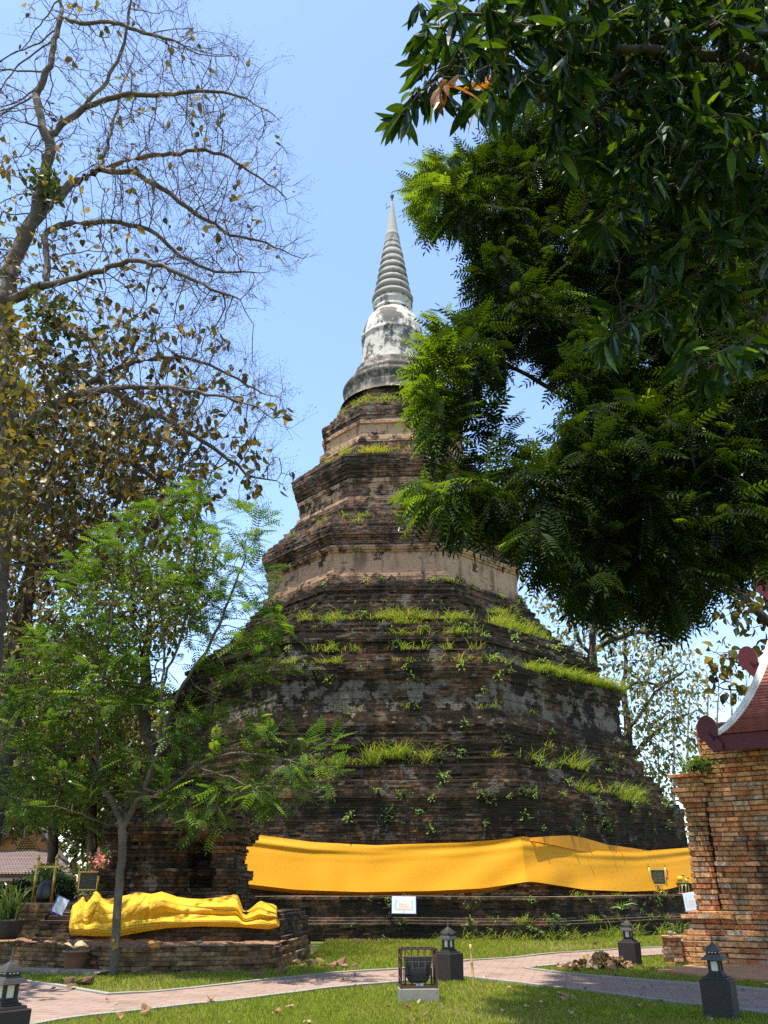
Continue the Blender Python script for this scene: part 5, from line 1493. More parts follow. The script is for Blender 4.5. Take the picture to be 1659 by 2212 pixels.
# ---- mango branches overhead
def build_mango():
    rg = np.random.default_rng(170)
    b = np.array([6.0, 4.2, 0])
    L = [[tuple(b)] + P3([(3400, 1500, 4.4), (2600, 700, 4.8), (2100, 300, 5.0), (1800, 200, 5.1), (1600, 130, 5.1), (1400, 110, 5.0), (1250, 100, 4.9), (1130, 60, 4.8), (1000, 110, 4.8), (920, 190, 4.8), (860, 235, 4.8)]),
         P3([(1400, 110, 5.0), (1300, 200, 5.2), (1180, 210, 5.2), (1080, 190, 5.2)]),
         P3([(1130, 60, 4.8), (1040, 30, 4.8), (940, 30, 4.8), (890, 20, 4.8)]),
         P3([(1800, 200, 5.1), (1650, 300, 5.3), (1500, 380, 5.5), (1360, 440, 5.6), (1260, 480, 5.7)]),
         P3([(1650, 300, 5.3), (1580, 480, 5.6), (1500, 600, 5.8), (1400, 660, 5.8), (1330, 720, 5.7)]),
         P3([(2100, 300, 5.0), (1850, 500, 5.5), (1700, 620, 5.6), (1620, 740, 5.4), (1560, 770, 5.3), (1530, 800, 5.3)]),
         P3([(1600, 130, 5.1), (1500, 0, 5.2), (1350, -60, 5.3), (1150, -80, 5.3)])]
    sk = Skel(L, .12, .008, 170)
    bl2 = [(1000, 60, 110, 4.8), (960, 170, 75, 4.8), (905, 200, 40, 4.8), (860, 245, 30, 4.8), (880, 110, 18, 4.8), (900, 20, 35, 4.8), (1060, 210, 65, 5.1), (1150, 100, 130, 5.0), (1300, 140, 150, 5.1), (1500, 150, 180, 5.2), (1640, 300, 150, 5.3), (1420, 340, 130, 5.5), (1600, 540, 130, 5.6), (1470, 590, 110, 5.7), (1320, 720, 50, 5.7), (1380, 650, 60, 5.7), (1530, 810, 30, 5.3), (1600, 740, 50, 5.4), (1250, 300, 90, 5.4), (1320, 470, 70, 5.7), (1650, 60, 120, 5.1), (1400, 10, 140, 5.2), (1150, -40, 120, 5.1), (1720, 450, 120, 5.4), (1240, 20, 120, 5.0), (1500, 20, 140, 5.2), (1350, -20, 120, 5.1), (1080, 10, 80, 4.9), (1630, 20, 90, 5.2), (1560, 420, 110, 5.6), (1480, 760, 40, 5.6)]
    bl = [(u, v, r, y, .8) for u, v, r, y in bl2]
    sk.grow(blobs(bl, 2700, rg=rg, spread=.85), step=.12, kill=.15, jit=.2, iters=110)
    sk.finish(.085, .004)
    root = tree_root('mango_tree', b, 'mango tree overhead at the upper right with long hanging glossy leaves')
    own(link('trunk', sk.mesh('mango_trunk', 8, 0, 5, .012), M['bark_dark']), root)
    tips = np.where(sk.kids == 0)[0]
    k = 9
    n = len(tips) * k
    ti = np.repeat(tips, k)
    pos = sk.p[ti] - sk.d[ti] * rg.uniform(0, .09, (n, 1))
    a = rg.uniform(0, 2 * math.pi, n)
    side = unit(np.cross(sk.d[ti], rand_dirs(n, rg)))
    d = unit(side * .8 + sk.d[ti] * .45 + (0, 0, -.75) + rg.normal(0, .18, (n, 3)))
    pal = np.array([(.010, .026, .007), (.016, .038, .008), (.026, .056, .010), (.055, .10, .015)])
    col = pal[rg.choice(4, n, p=[.38, .34, .2, .08])]
    # a few whorls of young orange leaves
    yt = rg.random(len(tips)) < .012
    col[np.repeat(yt, k)] = (.17, .07, .025)
    own(scatter(*T_MANGO, pos, d, unit(UP + rg.normal(0, .5, (n, 3))), rg.uniform(.17, .31, n), col, 'crown', M['leaf_mango'], rg=rg), root)
    # hanging dry flower stalks and young fruit
    frs = []
    for i in rg.choice(tips, 26, replace=False):
        p = sk.p[i]; L_ = rg.uniform(.12, .3)
        q = np.array([p, p + (rg.normal(0, .03), 0, -L_ * .5), p + (rg.normal(0, .05), rg.normal(0, .03), -L_)])
        mb = MB()
        mb.tube(q, [.004, .003, .0025], 4)
        for s in range(5):
            c = q[1] + (q[2] - q[1]) * rg.random()
            mb.tube([c, c + rg.normal(0, .05, 3)], .0018, 3)
        own(mb.build('flower_stalk', M['bark_far']), root)
        if rg.random() < .3:
            fr = MB(); frs.append(fr); fr.lathe([(.0, -.045), (.014, -.038), (.022, -.015), (.021, .01), (.012, .03), (.0, .036)], 10, q[2] + (0, 0, -.04))
    fm = plain_mat('mango_fruit', (.10, .17, .05), .5)
    for fr in frs: own(fr.build('fruit', fm, smooth=True), root)
# ------------------------------------------------------------------ grass of the lawn
def build_grass():
    rg = np.random.default_rng(500)
    n = 330000
    y = 12.0 + (32.5 - 12.0) * rg.random(n) ** 1.45
    x = rg.uniform(-1, 1, n) * y * .50
    keep = ~inside(PATH_POLY, x, y)
    # not under plinth, platform, hall
    P = onz(np.array([-140, -20, 120, 250, 400, 520, 602]), np.array([2078, 2087, 2093, 2104, 2102, 2099, 2096.]))
    plinth = np.concatenate([P[:, :2], [(-1.75, 23.5), (-14, 23.5)]])
    keep &= ~inside(plinth, x, y)
    keep &= ~inside(np.array(oct_pts(15.0)), x, y)
    hall = np.array([hp(-.7, .62), hp(5, .62), hp(5, -4), hp(-.7, -4)])
    keep &= ~inside(hall, x, y)
    pv = onz(np.array([1420, 1507, 1600, 1760, 1760, 1500]), np.array([2100, 2110, 2118, 2130, 2086, 2088.]))[:, :2]
    keep &= ~inside(pv, x, y)
    keep &= (x > -12) & ~((x < -1.8) & (y > 21))
    patch = wav(x, y, .9, 2) + .5 * wav(x, y, 3.1, 4)
    keep &= rg.random(n) < np.clip(1.0 - 1.1 * np.clip(patch - .2, 0, 1), .15, 1)
    x, y, patch = x[keep], y[keep], patch[keep]
    n = len(x)
    L = rg.uniform(.035, .085, n) * (1 + .5 * (y > 24)) * (1 + .35 * np.clip(-patch, 0, 1))
    d = unit(np.c_[rg.normal(0, .55, n), rg.normal(0, .55, n), np.ones(n)])
    w = .0065 * (1 + (y - 12) * .06)
    s = unit(np.cross(d, rand_dirs(n, rg)))
    b = np.c_[x, y, .0 * x - .015]
    V = np.stack([b - s * w[:, None], b + s * w[:, None], b + d * L[:, None] + np.c_[rg.normal(0, .012, (n, 2)), np.zeros(n)]], 1).reshape(-1, 3)
    pal = np.array([(.17, .215, .03), (.21, .255, .036), (.12, .17, .025), (.27, .29, .055)])
    col = pal[rg.integers(0, 4, n)] * rg.uniform(.8, 1.2, (n, 1))
    dry = rg.random(n) < np.clip(.10 + .5 * patch, .05, .75)
    col[dry] = np.array((.34, .27, .11)) * rg.uniform(.7, 1.2, (dry.sum(), 1))
    me = npmesh('grass', V, [np.arange(n * 3).reshape(-1, 3)], col=np.repeat(col, 3, 0))
    o = link('grass', me, M['grass'])
    tag(o, 'short patchy green grass of the lawn on both sides of the path', 'grass', kind='stuff')

def blades(pos, L, col, rg, lean=.55, w=.012, out=None, bend=.6):
    """arching blades: 2 quads + tip"""
    n = len(pos)
    d = unit(np.c_[rg.normal(0, lean, (n, 2)), np.ones(n)] + (0 if out is None else out))
    h = unit(np.c_[d[:, :2], np.zeros(n)] + 1e-6)
    s = unit(np.cross(d, UP + rg.normal(0, .2, (n, 3)))) * w
    L = L[:, None]
    p1 = pos + d * L * .5; p2 = pos + d * L * .85 + h * L * .18 * bend - UP * L * .08 * bend; p3 = p2 + h * L * .3 * bend - UP * L * .12 * bend + d * L * .1
    V = np.stack([pos - s, pos + s, p1 + s * .85, p1 - s * .85, p2 + s * .5, p2 - s * .5, p3], 1).reshape(-1, 3)
    m = np.arange(n)[:, None] * 7
    q = np.concatenate([m + np.array([[0, 1, 2, 3]]), m + np.array([[3, 2, 4, 5]])])
    t = m + np.array([[5, 4, 6]])
    return V, q, t, np.repeat(col, 7, 0)

def build_ledge_grass():
    rg = np.random.default_rng(510)
    # z, R inner-outer, phi range (deg), tufts, blade length
    rows = [
        (12.2, 9.1, 9.5, -26, 24, 210, .48), (12.2, 9.0, 9.5, 22, 62, 110, .55), (13.2, 8.1, 8.5, 34, 64, 80, .45), (12.6, 8.6, 8.95, 30, 64, 90, .5), (13.85, 7.6, 8.0, 40, 64, 40, .4),
        (9.85, 11.15, 11.6, 27, 66, 300, .55), (9.9, 10.9, 11.5, 22, 40, 70, .45), (10.5, 10.7, 11.0, -20, 20, 50, .4), (9.85, 11.3, 11.6, -24, 22, 60, .35), (11.9, 9.6, 9.85, -20, 22, 60, .35), (11.3, 10.2, 10.5, -8, 20, 45, .35),
        (5.98, 12.3, 12.75, -6, 28, 90, .65), (5.75, 12.6, 12.9, -18, 30, 50, .4), (4.65, 13.3, 13.55, -10, 60, 30, .25), (6.66, 12.0, 12.2, 10, 50, 20, .35), (5.0, 12.9, 13.2, 35, 60, 60, .6), (4.7, 13.2, 13.45, 46, 60, 40, .5),
        (5.9, 12.5, 12.8, 34, 42, 30, .8),
        (17.65, 7.1, 7.4, -16, 12, 45, .42), (18.2, 6.7, 6.95, -60, 20, 30, .25), (22.1, 5.5, 5.95, -72, -2, 120, .40), (22.1, 5.5, 5.95, 4, 26, 25, .4), (22.5, 5.2, 5.5, -60, 10, 40, .3), (26.6, 3.3, 3.7, -75, 0, 80, .3), (26.2, 3.7, 4.0, -50, 10, 20, .25),
        (14.6, 7.2, 7.4, 5, 60, 40, .2), (8.0, 11.2, 11.4, -15, 40, 25, .25), (1.28, 13.9, 14.7, -5, 50, 25, .22), (.54, 14.85, 15.05, 0, 58, 40, .25), (0.02, 15.0, 15.2, 2, 60, 160, .35), (0.02, 15.05, 15.5, 28, 60, 120, .5)]
    P, Ls, Cs = [], [], []
    for z, r0, r1, a, b, n, L in rows:
        ph = np.radians(rg.uniform(a, b, int(n * 1.15)))
        n = len(ph)
        cl = wav(np.degrees(ph) / 4, np.full(n, z * 1.7), 1, 3)
        ph = ph[cl + rg.normal(0, .25, n) > (.1 if z > 1.5 else .3)]; n = len(ph)
        R = rg.uniform(r0, r1, n)
        x, y = oct_xy(ph, R)
        k = 15
        pp = np.repeat(np.c_[x, y, np.full(n, z - .02)], k, 0) + rg.normal(0, .13, (n * k, 3)) * (1, 1, .25)
        P.append(pp); Ls.append(rg.uniform(.35, 1.35, n * k) * L * np.repeat(rg.uniform(.3, 1.35, n), k))
        c = np.array([(.14, .205, .03), (.19, .24, .045), (.09, .15, .028), (.27, .28, .085), (.30, .25, .12)])[rg.choice(5, n * k, p=[.3, .25, .2, .15, .1])]
        if 20 < z < 24: c = c * np.array((1.35, 1.1, .9))
        Cs.append(c)
    P, Ls, Cs = map(np.concatenate, (P, Ls, Cs))
    out = np.c_[P[:, 0] - XC, P[:, 1] - YC, np.zeros(len(P))]; out = unit(out) * .45
    V, q, t, c = blades(P, Ls, Cs, rg, .65, .010, out, 1.0)
    o = link('ledge_grass', npmesh('ledge_grass', V, [q, t], col=c), M['grass'])
    tag(o, 'bright yellow green grass growing along the ledges of the stupa', 'grass', kind='stuff')

def weed_mesh(name, rg, n, r, ls, col):
    tv, tf = T_OVAL
    pos = rg.normal(0, r * .4, (n, 3)) * (1, 1, .8) + (0, -r * .3, r * .25)
    d = unit(pos + rg.normal(0, .3, (n, 3)) + (0, -.2, .1))
    y = d; x = unit(np.cross(y, unit(UP + rg.normal(0, .4, (n, 3))))); z = np.cross(x, y)
    s = rg.uniform(.6, 1.2, n)[:, None, None] * ls
    V = pos[:, None] + s * (tv[None, :, 0:1] * x[:, None] + tv[None, :, 1:2] * y[:, None] + tv[None, :, 2:3] * z[:, None])
    f = (np.arange(n)[:, None, None] * len(tv) + tf[0][None]).reshape(-1, 4)
    c = np.repeat(np.asarray(col) * rg.uniform(.7, 1.35, (n, 1)), len(tv), 0)
    # stems
    mb = MB()
    for p in (pos if n < 60 else pos[::3]): mb.tube([(0, .05, 0), p], .008, 3)
    Vs = np.concatenate([V.reshape(-1, 3), np.concatenate(mb.v)])
    c = np.concatenate([c, np.full((mb.n, 3), .08)])
    fs = [np.concatenate([f] + [qq + n * len(tv) for qq in mb.q]), np.concatenate([tt + n * len(tv) for tt in mb.t])]
    me = npmesh(name, Vs, fs, col=c)
    me.materials.append(M['leaf_weed'])
    return me

def build_weeds():
    rg = np.random.default_rng(520)
    kinds = [weed_mesh('weed', np.random.default_rng(530 + i), n, r, ls, col) for i, (n, r, ls, col) in enumerate([
        (18, .22, .13, (.12, .2, .04)), (30, .30, .13, (.10, .17, .04)), (12, .16, .11, (.16, .25, .06)), (44, .38, .12, (.06, .12, .03)), (24, .26, .16, (.2, .28, .1))])]
    # R and z of places where they root
    zz, rr = [], []
    for pr, _ in TERRACES[:5]:
        for z, R in pr: zz.append(z); rr.append(R)
    o_ = np.argsort(zz); zz = np.array(zz)[o_]; rr = np.array(rr)[o_]
    cnt = 0
    for i in range(230):
        z = rg.choice([4.65, 5.2, 5.9, 6.66, 7.3, 7.9, 9.5, 9.9, 10.5, 11.1, 11.9, 12.2, 12.6, 13.2, 14.6, 4.9, 4.4, 3.9, 3.5, 6.2, 8.7, 9.2, 11.5]) + rg.normal(0, .08)
        ph = math.radians(rg.uniform(-30, 63))
        R = np.interp(z, zz, rr)
        x, y = oct_xy(ph, R + .02)
        o = bpy.data.objects.new('wall_weed', kinds[rg.integers(0, 5)])
        COL.objects.link(o)
        o.location = (float(x), float(y), float(z)); o.rotation_euler = (0, 0, ph + rg.normal(0, .4))
        s = rg.uniform(.35, 1.1); o.scale = (s, s, s)
        tag(o, 'small leafy green weed rooted in the dark brick terraces of the stupa', 'weed', 'weeds rooted in the stupa')
    # on the platform wall and its ledges
    for i in range(46):
        z = rg.choice([.55, .7, .3, 1.0, 1.15, .15]) + rg.normal(0, .05)
        ph = math.radians(rg.uniform(-8, 60))
        x, y = oct_xy(ph, (15.05 if z < .56 else 14.72) + .02)
        o = bpy.data.objects.new('platform_weed', kinds[rg.integers(0, 3)])
        COL.objects.link(o)
        o.location = (float(x), float(y), float(max(z, .08))); o.rotation_euler = (0, 0, ph + rg.normal(0, .4))
        s = rg.uniform(.4, .9); o.scale = (s, s, s)
        tag(o, 'little green weed in the low platform wall below the saffron cloth', 'weed', 'weeds in the platform wall')
    # on the hall base
    for i in range(26):
        a, z = rg.uniform(-.3, 2.6), rg.choice([.12, .3, .48, .68, .9, 1.08])
        b_ = np.interp(z, [.1, .32, .5, .68, 1.08], [.66, .52, .36, .2, .12])
        o = bpy.data.objects.new('plinth_weed', kinds[2])
        COL.objects.link(o)
        p = hp(a, b_ + .04)
        o.location = (p[0], p[1], float(z)); o.rotation_euler = (0, 0, rg.uniform(-1, 1) + .4)
        s = rg.uniform(.25, .45); o.scale = (s, s, s)
        tag(o, 'tiny green weed sprouting from the stepped base of the brick hall', 'weed', 'weeds on the base of the hall')
    # single bigger plants
    m = weed_mesh('shrub', np.random.default_rng(540), 520, .75, .12, (.13, .22, .04))
    p = hp(.42, .12)
    o = link('wall_top_shrub', m, None); o.location = (p[0], p[1], 4.2); o.scale = (.75, .6, .5); o.rotation_euler = (0, 0, .4)
    tag(o, 'bushy green plant growing on the cornice of the hall corner', 'shrub')
    # drooping orchid-like plant hung on the platform wall
    rg = np.random.default_rng(541)
    c = hit_oct(np.array(1343.), np.array(1962.), 15.15)
    n = 22
    P = np.repeat(c[None], n, 0) + rg.normal(0, .03, (n, 3))
    V, q, t, cc = blades(P, rg.uniform(.25, .5, n), np.array([(.05, .12, .03)] * (n - 6) + [(.42, .5, .26)] * 6), rg, .7, .022, np.array([0, -.4, -.5]), 1.6)
    o = link('hanging_plant', npmesh('hanging_plant', V, [q, t], col=cc), M['leaf_weed'])
    tag(o, 'strap leaved plant hanging on the platform wall above the far lantern', 'plant')
    # bush at the foot of the platform
    for (u, v, s, lab, me) in ((868, 1998, .9, 'leafy weed clump on the platform wall below left of the white sign', kinds[1]), (843, 1960, .55, 'small round weed just left of the white sign', kinds[1]), (1205, 2010, 1.1, 'dark green bushy weed at the foot of the platform', kinds[3]), (1010, 1962, .55, 'bright green sprig on the platform wall right of the white sign', kinds[2])):
        c = hit_oct(np.array(float(u)), np.array(float(v)), 15.05)
        o = bpy.data.objects.new('weed_clump', me); COL.objects.link(o)
        o.location = [float(k) for k in c]; o.scale = (s, s, s)
        tag(o, lab, 'weed')

# ------------------------------------------------------------------ garden lanterns
def build_lanterns():
    MB_ = MB
    def make(rz):
        root = empty('garden_lantern', (0, 0, 0), rz)
        s = 1.0
        m = MB(); m.frustum(-.05, .46, .37, .375); m.build('pedestal', M['lantern'], root, bevel=.012)
        m = MB(); m.frustum(.46, .49, .31, .30); m.frustum(.49, .515, .225, .22); m.frustum(.515, .545, .19, .165); m.build('cap', M['lantern'], root, bevel=.006)
        b = MB()
        for sx in (-1, 1):
            for sy in (-1, 1): b.box((sx * .062, sy * .062, .615), (.032, .032, .15))
        b.box((0, 0, .552), (.155, .155, .016)); b.box((0, 0, .684), (.165, .165, .014))
        for sx, sy in ((0, 1), (0, -1), (1, 0), (-1, 0)):
            b.box((sx * .064, sy * .064, .615), (.012 if sy == 0 else .022, .012 if sx == 0 else .022, .14)) if False else None
        b.build('lantern_body', M['lantern'], root)
        for k in range(4):
            a = k * math.pi / 2
            m = MB(); m.box((.056 * math.cos(a), .056 * math.sin(a), .615), (.008, .085, .122), 0) if k % 2 == 0 else m.box((.056 * math.cos(a), .056 * math.sin(a), .615), (.085, .008, .122), 0)
            m.build('pane', M['pane'], root)
        m = MB()
        for i, (z, w0, w1) in enumerate([(.69, .285, .275), (.706, .255, .245), (.722, .225, .212), (.738, .195, .18)]):
            m.frustum(z, z + .017, w0, w1)
        m.build('lower_roof', M['lantern_roof'], root)
        m = MB(); m.frustum(.752, .80, .15, .15)
        m.build('neck', M['lantern'], root)
        for k in range(4):
            h = MB()
            a = k * math.pi / 2
            for t_ in (-.04, 0, .04):
                c, s_ = math.cos(a), math.sin(a)
                h.box((.0752 * c - t_ * s_, .0752 * s_ + t_ * c, .785), (.006 if k % 2 == 0 else .022, .022 if k % 2 == 0 else .006, .012))
            h.build('vent', M['pane'], root)
        m = MB()
        for z, w0, w1 in [(.80, .195, .185), (.817, .168, .158), (.834, .138, .126), (.851, .106, .092), (.868, .072, .05), (.885, .04, .012)]:
            m.frustum(z, z + .018, w0, w1)
        m.build('upper_roof', M['lantern_roof'], root)
        m = MB(); m.lathe([(.02, .895), (.012, .91), (.017, .925), (.009, .94), (.012, .955), (.006, .97), (.002, 1.03), (0, 1.035)], 10)
        m.build('finial', M['lantern_roof'], root, True)
        return root
    spots = [(4.47, 12.98, -.55, 'dark garden lantern in the shade at the right front corner, nearest on that side'),
             (5.45, 21.2, -.6, 'dark brown garden lantern beside the heap of dry leaves'),
             (1.2, 17.8, -.75, 'dark brown garden lantern right behind the caged floodlight'),
             (-3.86, 9.95, -.65, 'dark garden lantern cut by the left edge, beside the path')]
    first = None
    for i, (x, y, rz, lab) in enumerate(spots):
        if first is None:
            r = first = make(rz)
        else:
            r = first.copy(); COL.objects.link(r)
            for ch in list(first.children):
                c = ch.copy(); COL.objects.link(c); c.parent = r
        r.location = (x, y, 0); r.rotation_euler = (0, 0, rz)
        r.scale = (1.04, 1.04, .99)
        tag(r, lab, 'lantern', 'garden lanterns beside the path')

def build_cage():
    x, y = .52, 14.85
    root = empty('caged_floodlight_stand', (x, y, 0), math.radians(4))
    root.name = 'iron_cage'
    tag(root, 'rusty iron bar cage on a concrete block, guarding a black floodlight', 'cage')
    m = MB(); m.frustum(-.05, .175, .62, .60, .42, .40); m.build('concrete_block', M['concrete'], root, bevel=.012)
    W, D, z0, z1 = .54, .34, .185, .71
    f = MB()
    for sx in (-1, 1):
        for sy in (-1, 1):
            f.box((sx * W / 2, sy * D / 2, (z0 + z1) / 2), (.03, .03, z1 - z0))
    for z in (z0 + .012, z1):
        for sy in (-1, 1): f.box((0, sy * D / 2, z), (W + .03, .032, .022))
        for sx in (-1, 1): f.box((sx * W / 2, 0, z), (.032, D + .03, .022))
    f.build('frame', M['rust'], root)
    rg = np.random.default_rng(9)
    def bar(p, q):
        b = MB(); b.tube([p, q], .0065, 6); b.build('bar', M['rust'], root, True)
    for t_ in (-.2, -.1, 0, .1, .2):
        bar((t_, -D / 2, z0), (t_, -D / 2, z1)); bar((t_ + .02, D / 2, z0), (t_ + .02, D / 2, z1))
        bar((t_, -D / 2, z1 + .005), (t_, D / 2, z1 + .005))
    for t_ in (-.1, 0, .1):
        for sx in (-1, 1): bar((sx * W / 2, t_, z0), (sx * W / 2, t_, z1))
    bar((-W / 2 - .03, -D / 2 - .008, .60), (W / 2 + .02, -D / 2 - .008, .60))
    for z in (.30, .46, .60):
        bar((-W / 2 - .012, -D / 2 - .05, z - .02), (-W / 2 - .012, D / 2, z + .03)); bar((W / 2 + .012, -D / 2, z), (W / 2 + .012, D / 2, z))
    # the floodlight standing inside it, its back to the path
    r2 = empty('floodlight', (x, y, .18), math.radians(4))
    tag(r2, 'black floodlight with ribbed back standing inside the iron cage', 'floodlight')
    h = MB()
    prof = [(.44, .05, .40), (.42, .10, .385), (.41, .14, .18), (.30, .12, .06), (.28, .10, .05)]
    h.frustum(.36, .42, .43, .42, .10, .09); h.frustum(.16, .36, .39, .41, .12, .14); h.frustum(.06, .16, .26, .38, .10, .12)
    h.build('housing', M['black_plastic'], r2, bevel=.012)
    fb = MB()
    for i in range(17): fb.box((-.16 + i * .02, -.075, .325), (.007, .012, .055))
    fb.box((0, -.072, .29), (.27, .01, .008))
    fb.build('cooling_fins', plain_mat('fin', (.06, .065, .065), .4), r2)
    g = MB(); g.frustum(.08, .27, .23, .25, .05, .05, (0, -.075)); g.build('gear_box', M['black_plastic'], r2, bevel=.008)
    br = MB(); br.box((-.215, 0, .13), (.014, .03, .26)); br.box((.215, 0, .13), (.014, .03, .26)); br.box((0, 0, .01), (.44, .04, .014)); br.build('bracket', M['rust'], r2)
    c = MB(); c.box((.02, -.06, .03), (.11, .05, .05)); c.build('junction_box', M['sign_white'], r2)
    # bamboo stake
    s = MB()
    sx, sy = 1.55, 16.75
    pts = [(0, 0, -.05)]; rad = [.021]
    for z in (.02, .14, .16, .17, .36, .375, .39, .58, .595, .61, .655):
        pts.append((-.05 * z, .02 * z, z)); rad.append(.0215 if abs(z - .16) > .005 and z not in (.375, .595) else .0255)
    s.tube(pts, rad, 10)
    o = s.build('bamboo_stake', M['bamboo'], None, True); o.location = (sx, sy, 0)
    tag(o, 'yellow bamboo stake standing in the lawn right of the lantern', 'stake')

# ------------------------------------------------------------------ signs, gold boards, offerings, pots
def glyph_rows(rows, width, height, rg, fill=.62):
    """lines of small strokes that stand for writing too small to read; returns boxes (x, z, w, h)"""
    out = []
    for r, (zc, wfrac) in enumerate(rows):
        x = -width * wfrac / 2
        while x < width * wfrac / 2:
            w = rg.uniform(.4, 1.0) * height * .55
            out.append((x + w / 2, zc, w * .7, height * rg.uniform(.55, 1.0)))
            x += w + (height * .7 if rg.random() < .12 else height * .18)
    return out

def build_signs():
    rg = np.random.default_rng(600)
    def panel_sign(name, loc, rot, w, h, face, label, blue=True, rows=4):
        root = empty(name, loc); root.rotation_euler = rot
        tag(root, label, 'sign')
        m = MB(); m.box((0, .012, h / 2), (w + .035, .02, h + .035)); m.build('frame', M['sign_blue'] if blue else M['sign_grey'], root, bevel=.008)
        m = MB(); m.box((0, -.004, h / 2), (w - .015, .012, h - .015)); m.build('panel', M[face], root, bevel=.004)
        if rows:
            p = MB()
            # blue printed wreath at both sides, gold point at the top, cream field
            for sx in (-1, 1):
                for i in range(9):
                    a = -1.0 + i * .26
                    p.box((sx * w * (.28 + .08 * math.cos(a * 1.2)), -.0112, h * (.48 + .30 * math.sin(a))), (w * .07, .002, h * .075))
            p.box((0, -.0112, h * .72), (w * .06, .002, h * .1)); p.box((0, -.0112, h * .11), (w * .1, .002, h * .09))
            p.build('print', M['print_blue'], root)
            if face == 'sign_white':
                c = MB(); c.box((0, -.0118, h * .40), (w * .56, .002, h * .40)); c.build('text_field', M['print_cream'], root)
            t = MB()
            for x, z, ww, hh in glyph_rows([(h * (.54 - i * .105), .36 + .055 * i) for i in range(rows)], w, h * .045, rg):
                t.box((x, -.0135, z), (ww, .002, hh))
            t.build('lettering', M['print_red'], root)
        return root
    # the sign leaning on the platform
    c = hit_oct(np.array(872.5), np.array(1974.), 15.42)
    lc = c.copy()
    panel_sign('white_sign', lc, (math.radians(-19), math.radians(.8), 0), .78, .54, 'sign_white', 'white sign with rounded blue rim and pink lines leaning on the platform wall')
    # left sign, turned away
    c = at(122, 1974, 20.9)
    r = panel_sign('tilted_sign', c, (math.radians(-16), math.radians(24), math.radians(32)), .27, .36, 'sign_white', 'narrow white sign leaning slanted against the wall left of the yellow cloth', True, 0)
    t = MB()
    for x, z, ww, hh in glyph_rows([(.25 - i * .035, .6) for i in range(5)], .27, .016, rg): t.box((x, -.0115, z), (ww, .002, hh))
    t.build('lettering', M['print_blue'], r)
    c = at(1497, 1967, 34.2)
    panel_sign('grey_sign', c, (math.radians(-14), math.radians(-9), math.radians(-38)), .52, .62, 'sign_grey', 'grey sign with red lines hung crooked beside the corner of the brick hall', False, 4)
    # gold framed boards on stands
    def gold_board(loc, rz, s, label, ribbon):
        root = empty('gold_notice_board', loc, rz); root.scale = (s, s, s)
        tag(root, label, 'notice board', 'gold framed notice boards')
        for sx in (-1, 1):
            m = MB(); m.tube([(sx * .33, 0, .30), (sx * .33, 0, 1.02)], .026, 10); m.lathe([(.0, 1.0), (.036, 1.02), (.04, 1.05), (.02, 1.07), (.034, 1.10), (.03, 1.13), (.012, 1.17), (.008, 1.2), (.0, 1.235)], 12, (sx * .33, 0, 0))
            m.build('post', M['gold'], root, True)
        m = MB()
        for z in (.35, .90): m.box((0, 0, z), (.62, .045, .05))
        for sx in (-1, 1): m.box((sx * .295, 0, .625), (.045, .04, .52))
        m.build('frame', M['gold'], root, bevel=.006)
        b = MB(); b.box((0, .002, .625), (.55, .02, .50)); b.build('panel', M['board'], root)
        t = MB()
        for x, z, ww, hh in glyph_rows([(.83, .32)] + [(.775 - i * .053, .8 - .06 * (i % 2)) for i in range(7)], .55, .024, np.random.default_rng(61)): t.box((x, -.0105, z), (ww, .003, hh * .7))
        t.build('lettering', M['letter_gold'], root)
        for sx in (-1, 1):
            m = MB(); m.tube([(sx * .115, 0, .12), (sx * .115, 0, .33)], .019, 8)
            a = np.linspace(0, math.pi, 14)
            m.tube(np.c_[sx * .115 + .125 * np.cos(a), np.zeros(14), -.005 + .13 * np.sin(a)], .016, 8)
            m.build('leg', M['gold'], root, True)
        if ribbon:
            r = MB()
            n = 14; s_ = np.linspace(0, 1, n)
            cx = .345 + .03 * np.sin(s_ * 5) + .05 * s_; z = .92 - .38 * s_
            v = np.concatenate([np.c_[cx - .02, np.full(n, -.035), z], np.c_[cx + .025 + .02 * s_, -.03 - .02 * np.sin(s_ * 9), z]])
            i = np.arange(n - 1)
            r.add(v, np.stack([i, i + 1, i + n + 1, i + n], -1))
            r.build('ribbon', plain_mat('ribbon', (.6, .05, .09), .6), root)
        return root
    b = at(1425, 1925.5, 35.6); b[2] = 1.29
    gold_board((b[0], b[1], b[2]), math.radians(8), .98, 'gold framed black notice board with red ribbon before the saffron cloth', True)
    b = at(187, 1932, 25.0); b[2] = 1.22
    gold_board((b[0], b[1], b[2]), math.radians(14), .80, 'gold framed black notice board on the wall left of the shrine', False)
    # gold frame with a dark stone at the far left
    base = at(90, 1946, 24.6)
    root = empty('gold_stand', (base[0], base[1], 1.22), math.radians(-6))
    tag(root, 'plain gold frame of two posts and a crossbar on the wall at the left', 'frame')
    for sx in (-1, 1):
        m = MB(); m.tube([(sx * .26, 0, 0), (sx * .26, 0, 1.05)], .038, 10); m.lathe([(.0, 1.02), (.05, 1.04), (.05, 1.07), (.03, 1.1), (.015, 1.15), (.0, 1.17)], 12, (sx * .26, 0, 0))
        m.build('post', M['gold'], root, True)
    m = MB(); m.box((0, 0, .84), (.72, .05, .06)); m.build('crossbar', M['gold'], root, bevel=.008)
    m = MB(); m.lathe([(0.0, .0), (.20, .0), (.23, .12), (.22, .3), (.17, .44), (.08, .53), (.0, .55)], 22)
    o = m.build('dark_gong', M['board'], None, True, xf=lambda V: V * np.array([1, .45, 1])); o.location = (base[0] + .03, base[1] + .1, 1.2)
    tag(o, 'dark rounded stone slab standing between the two gold posts', 'stone')
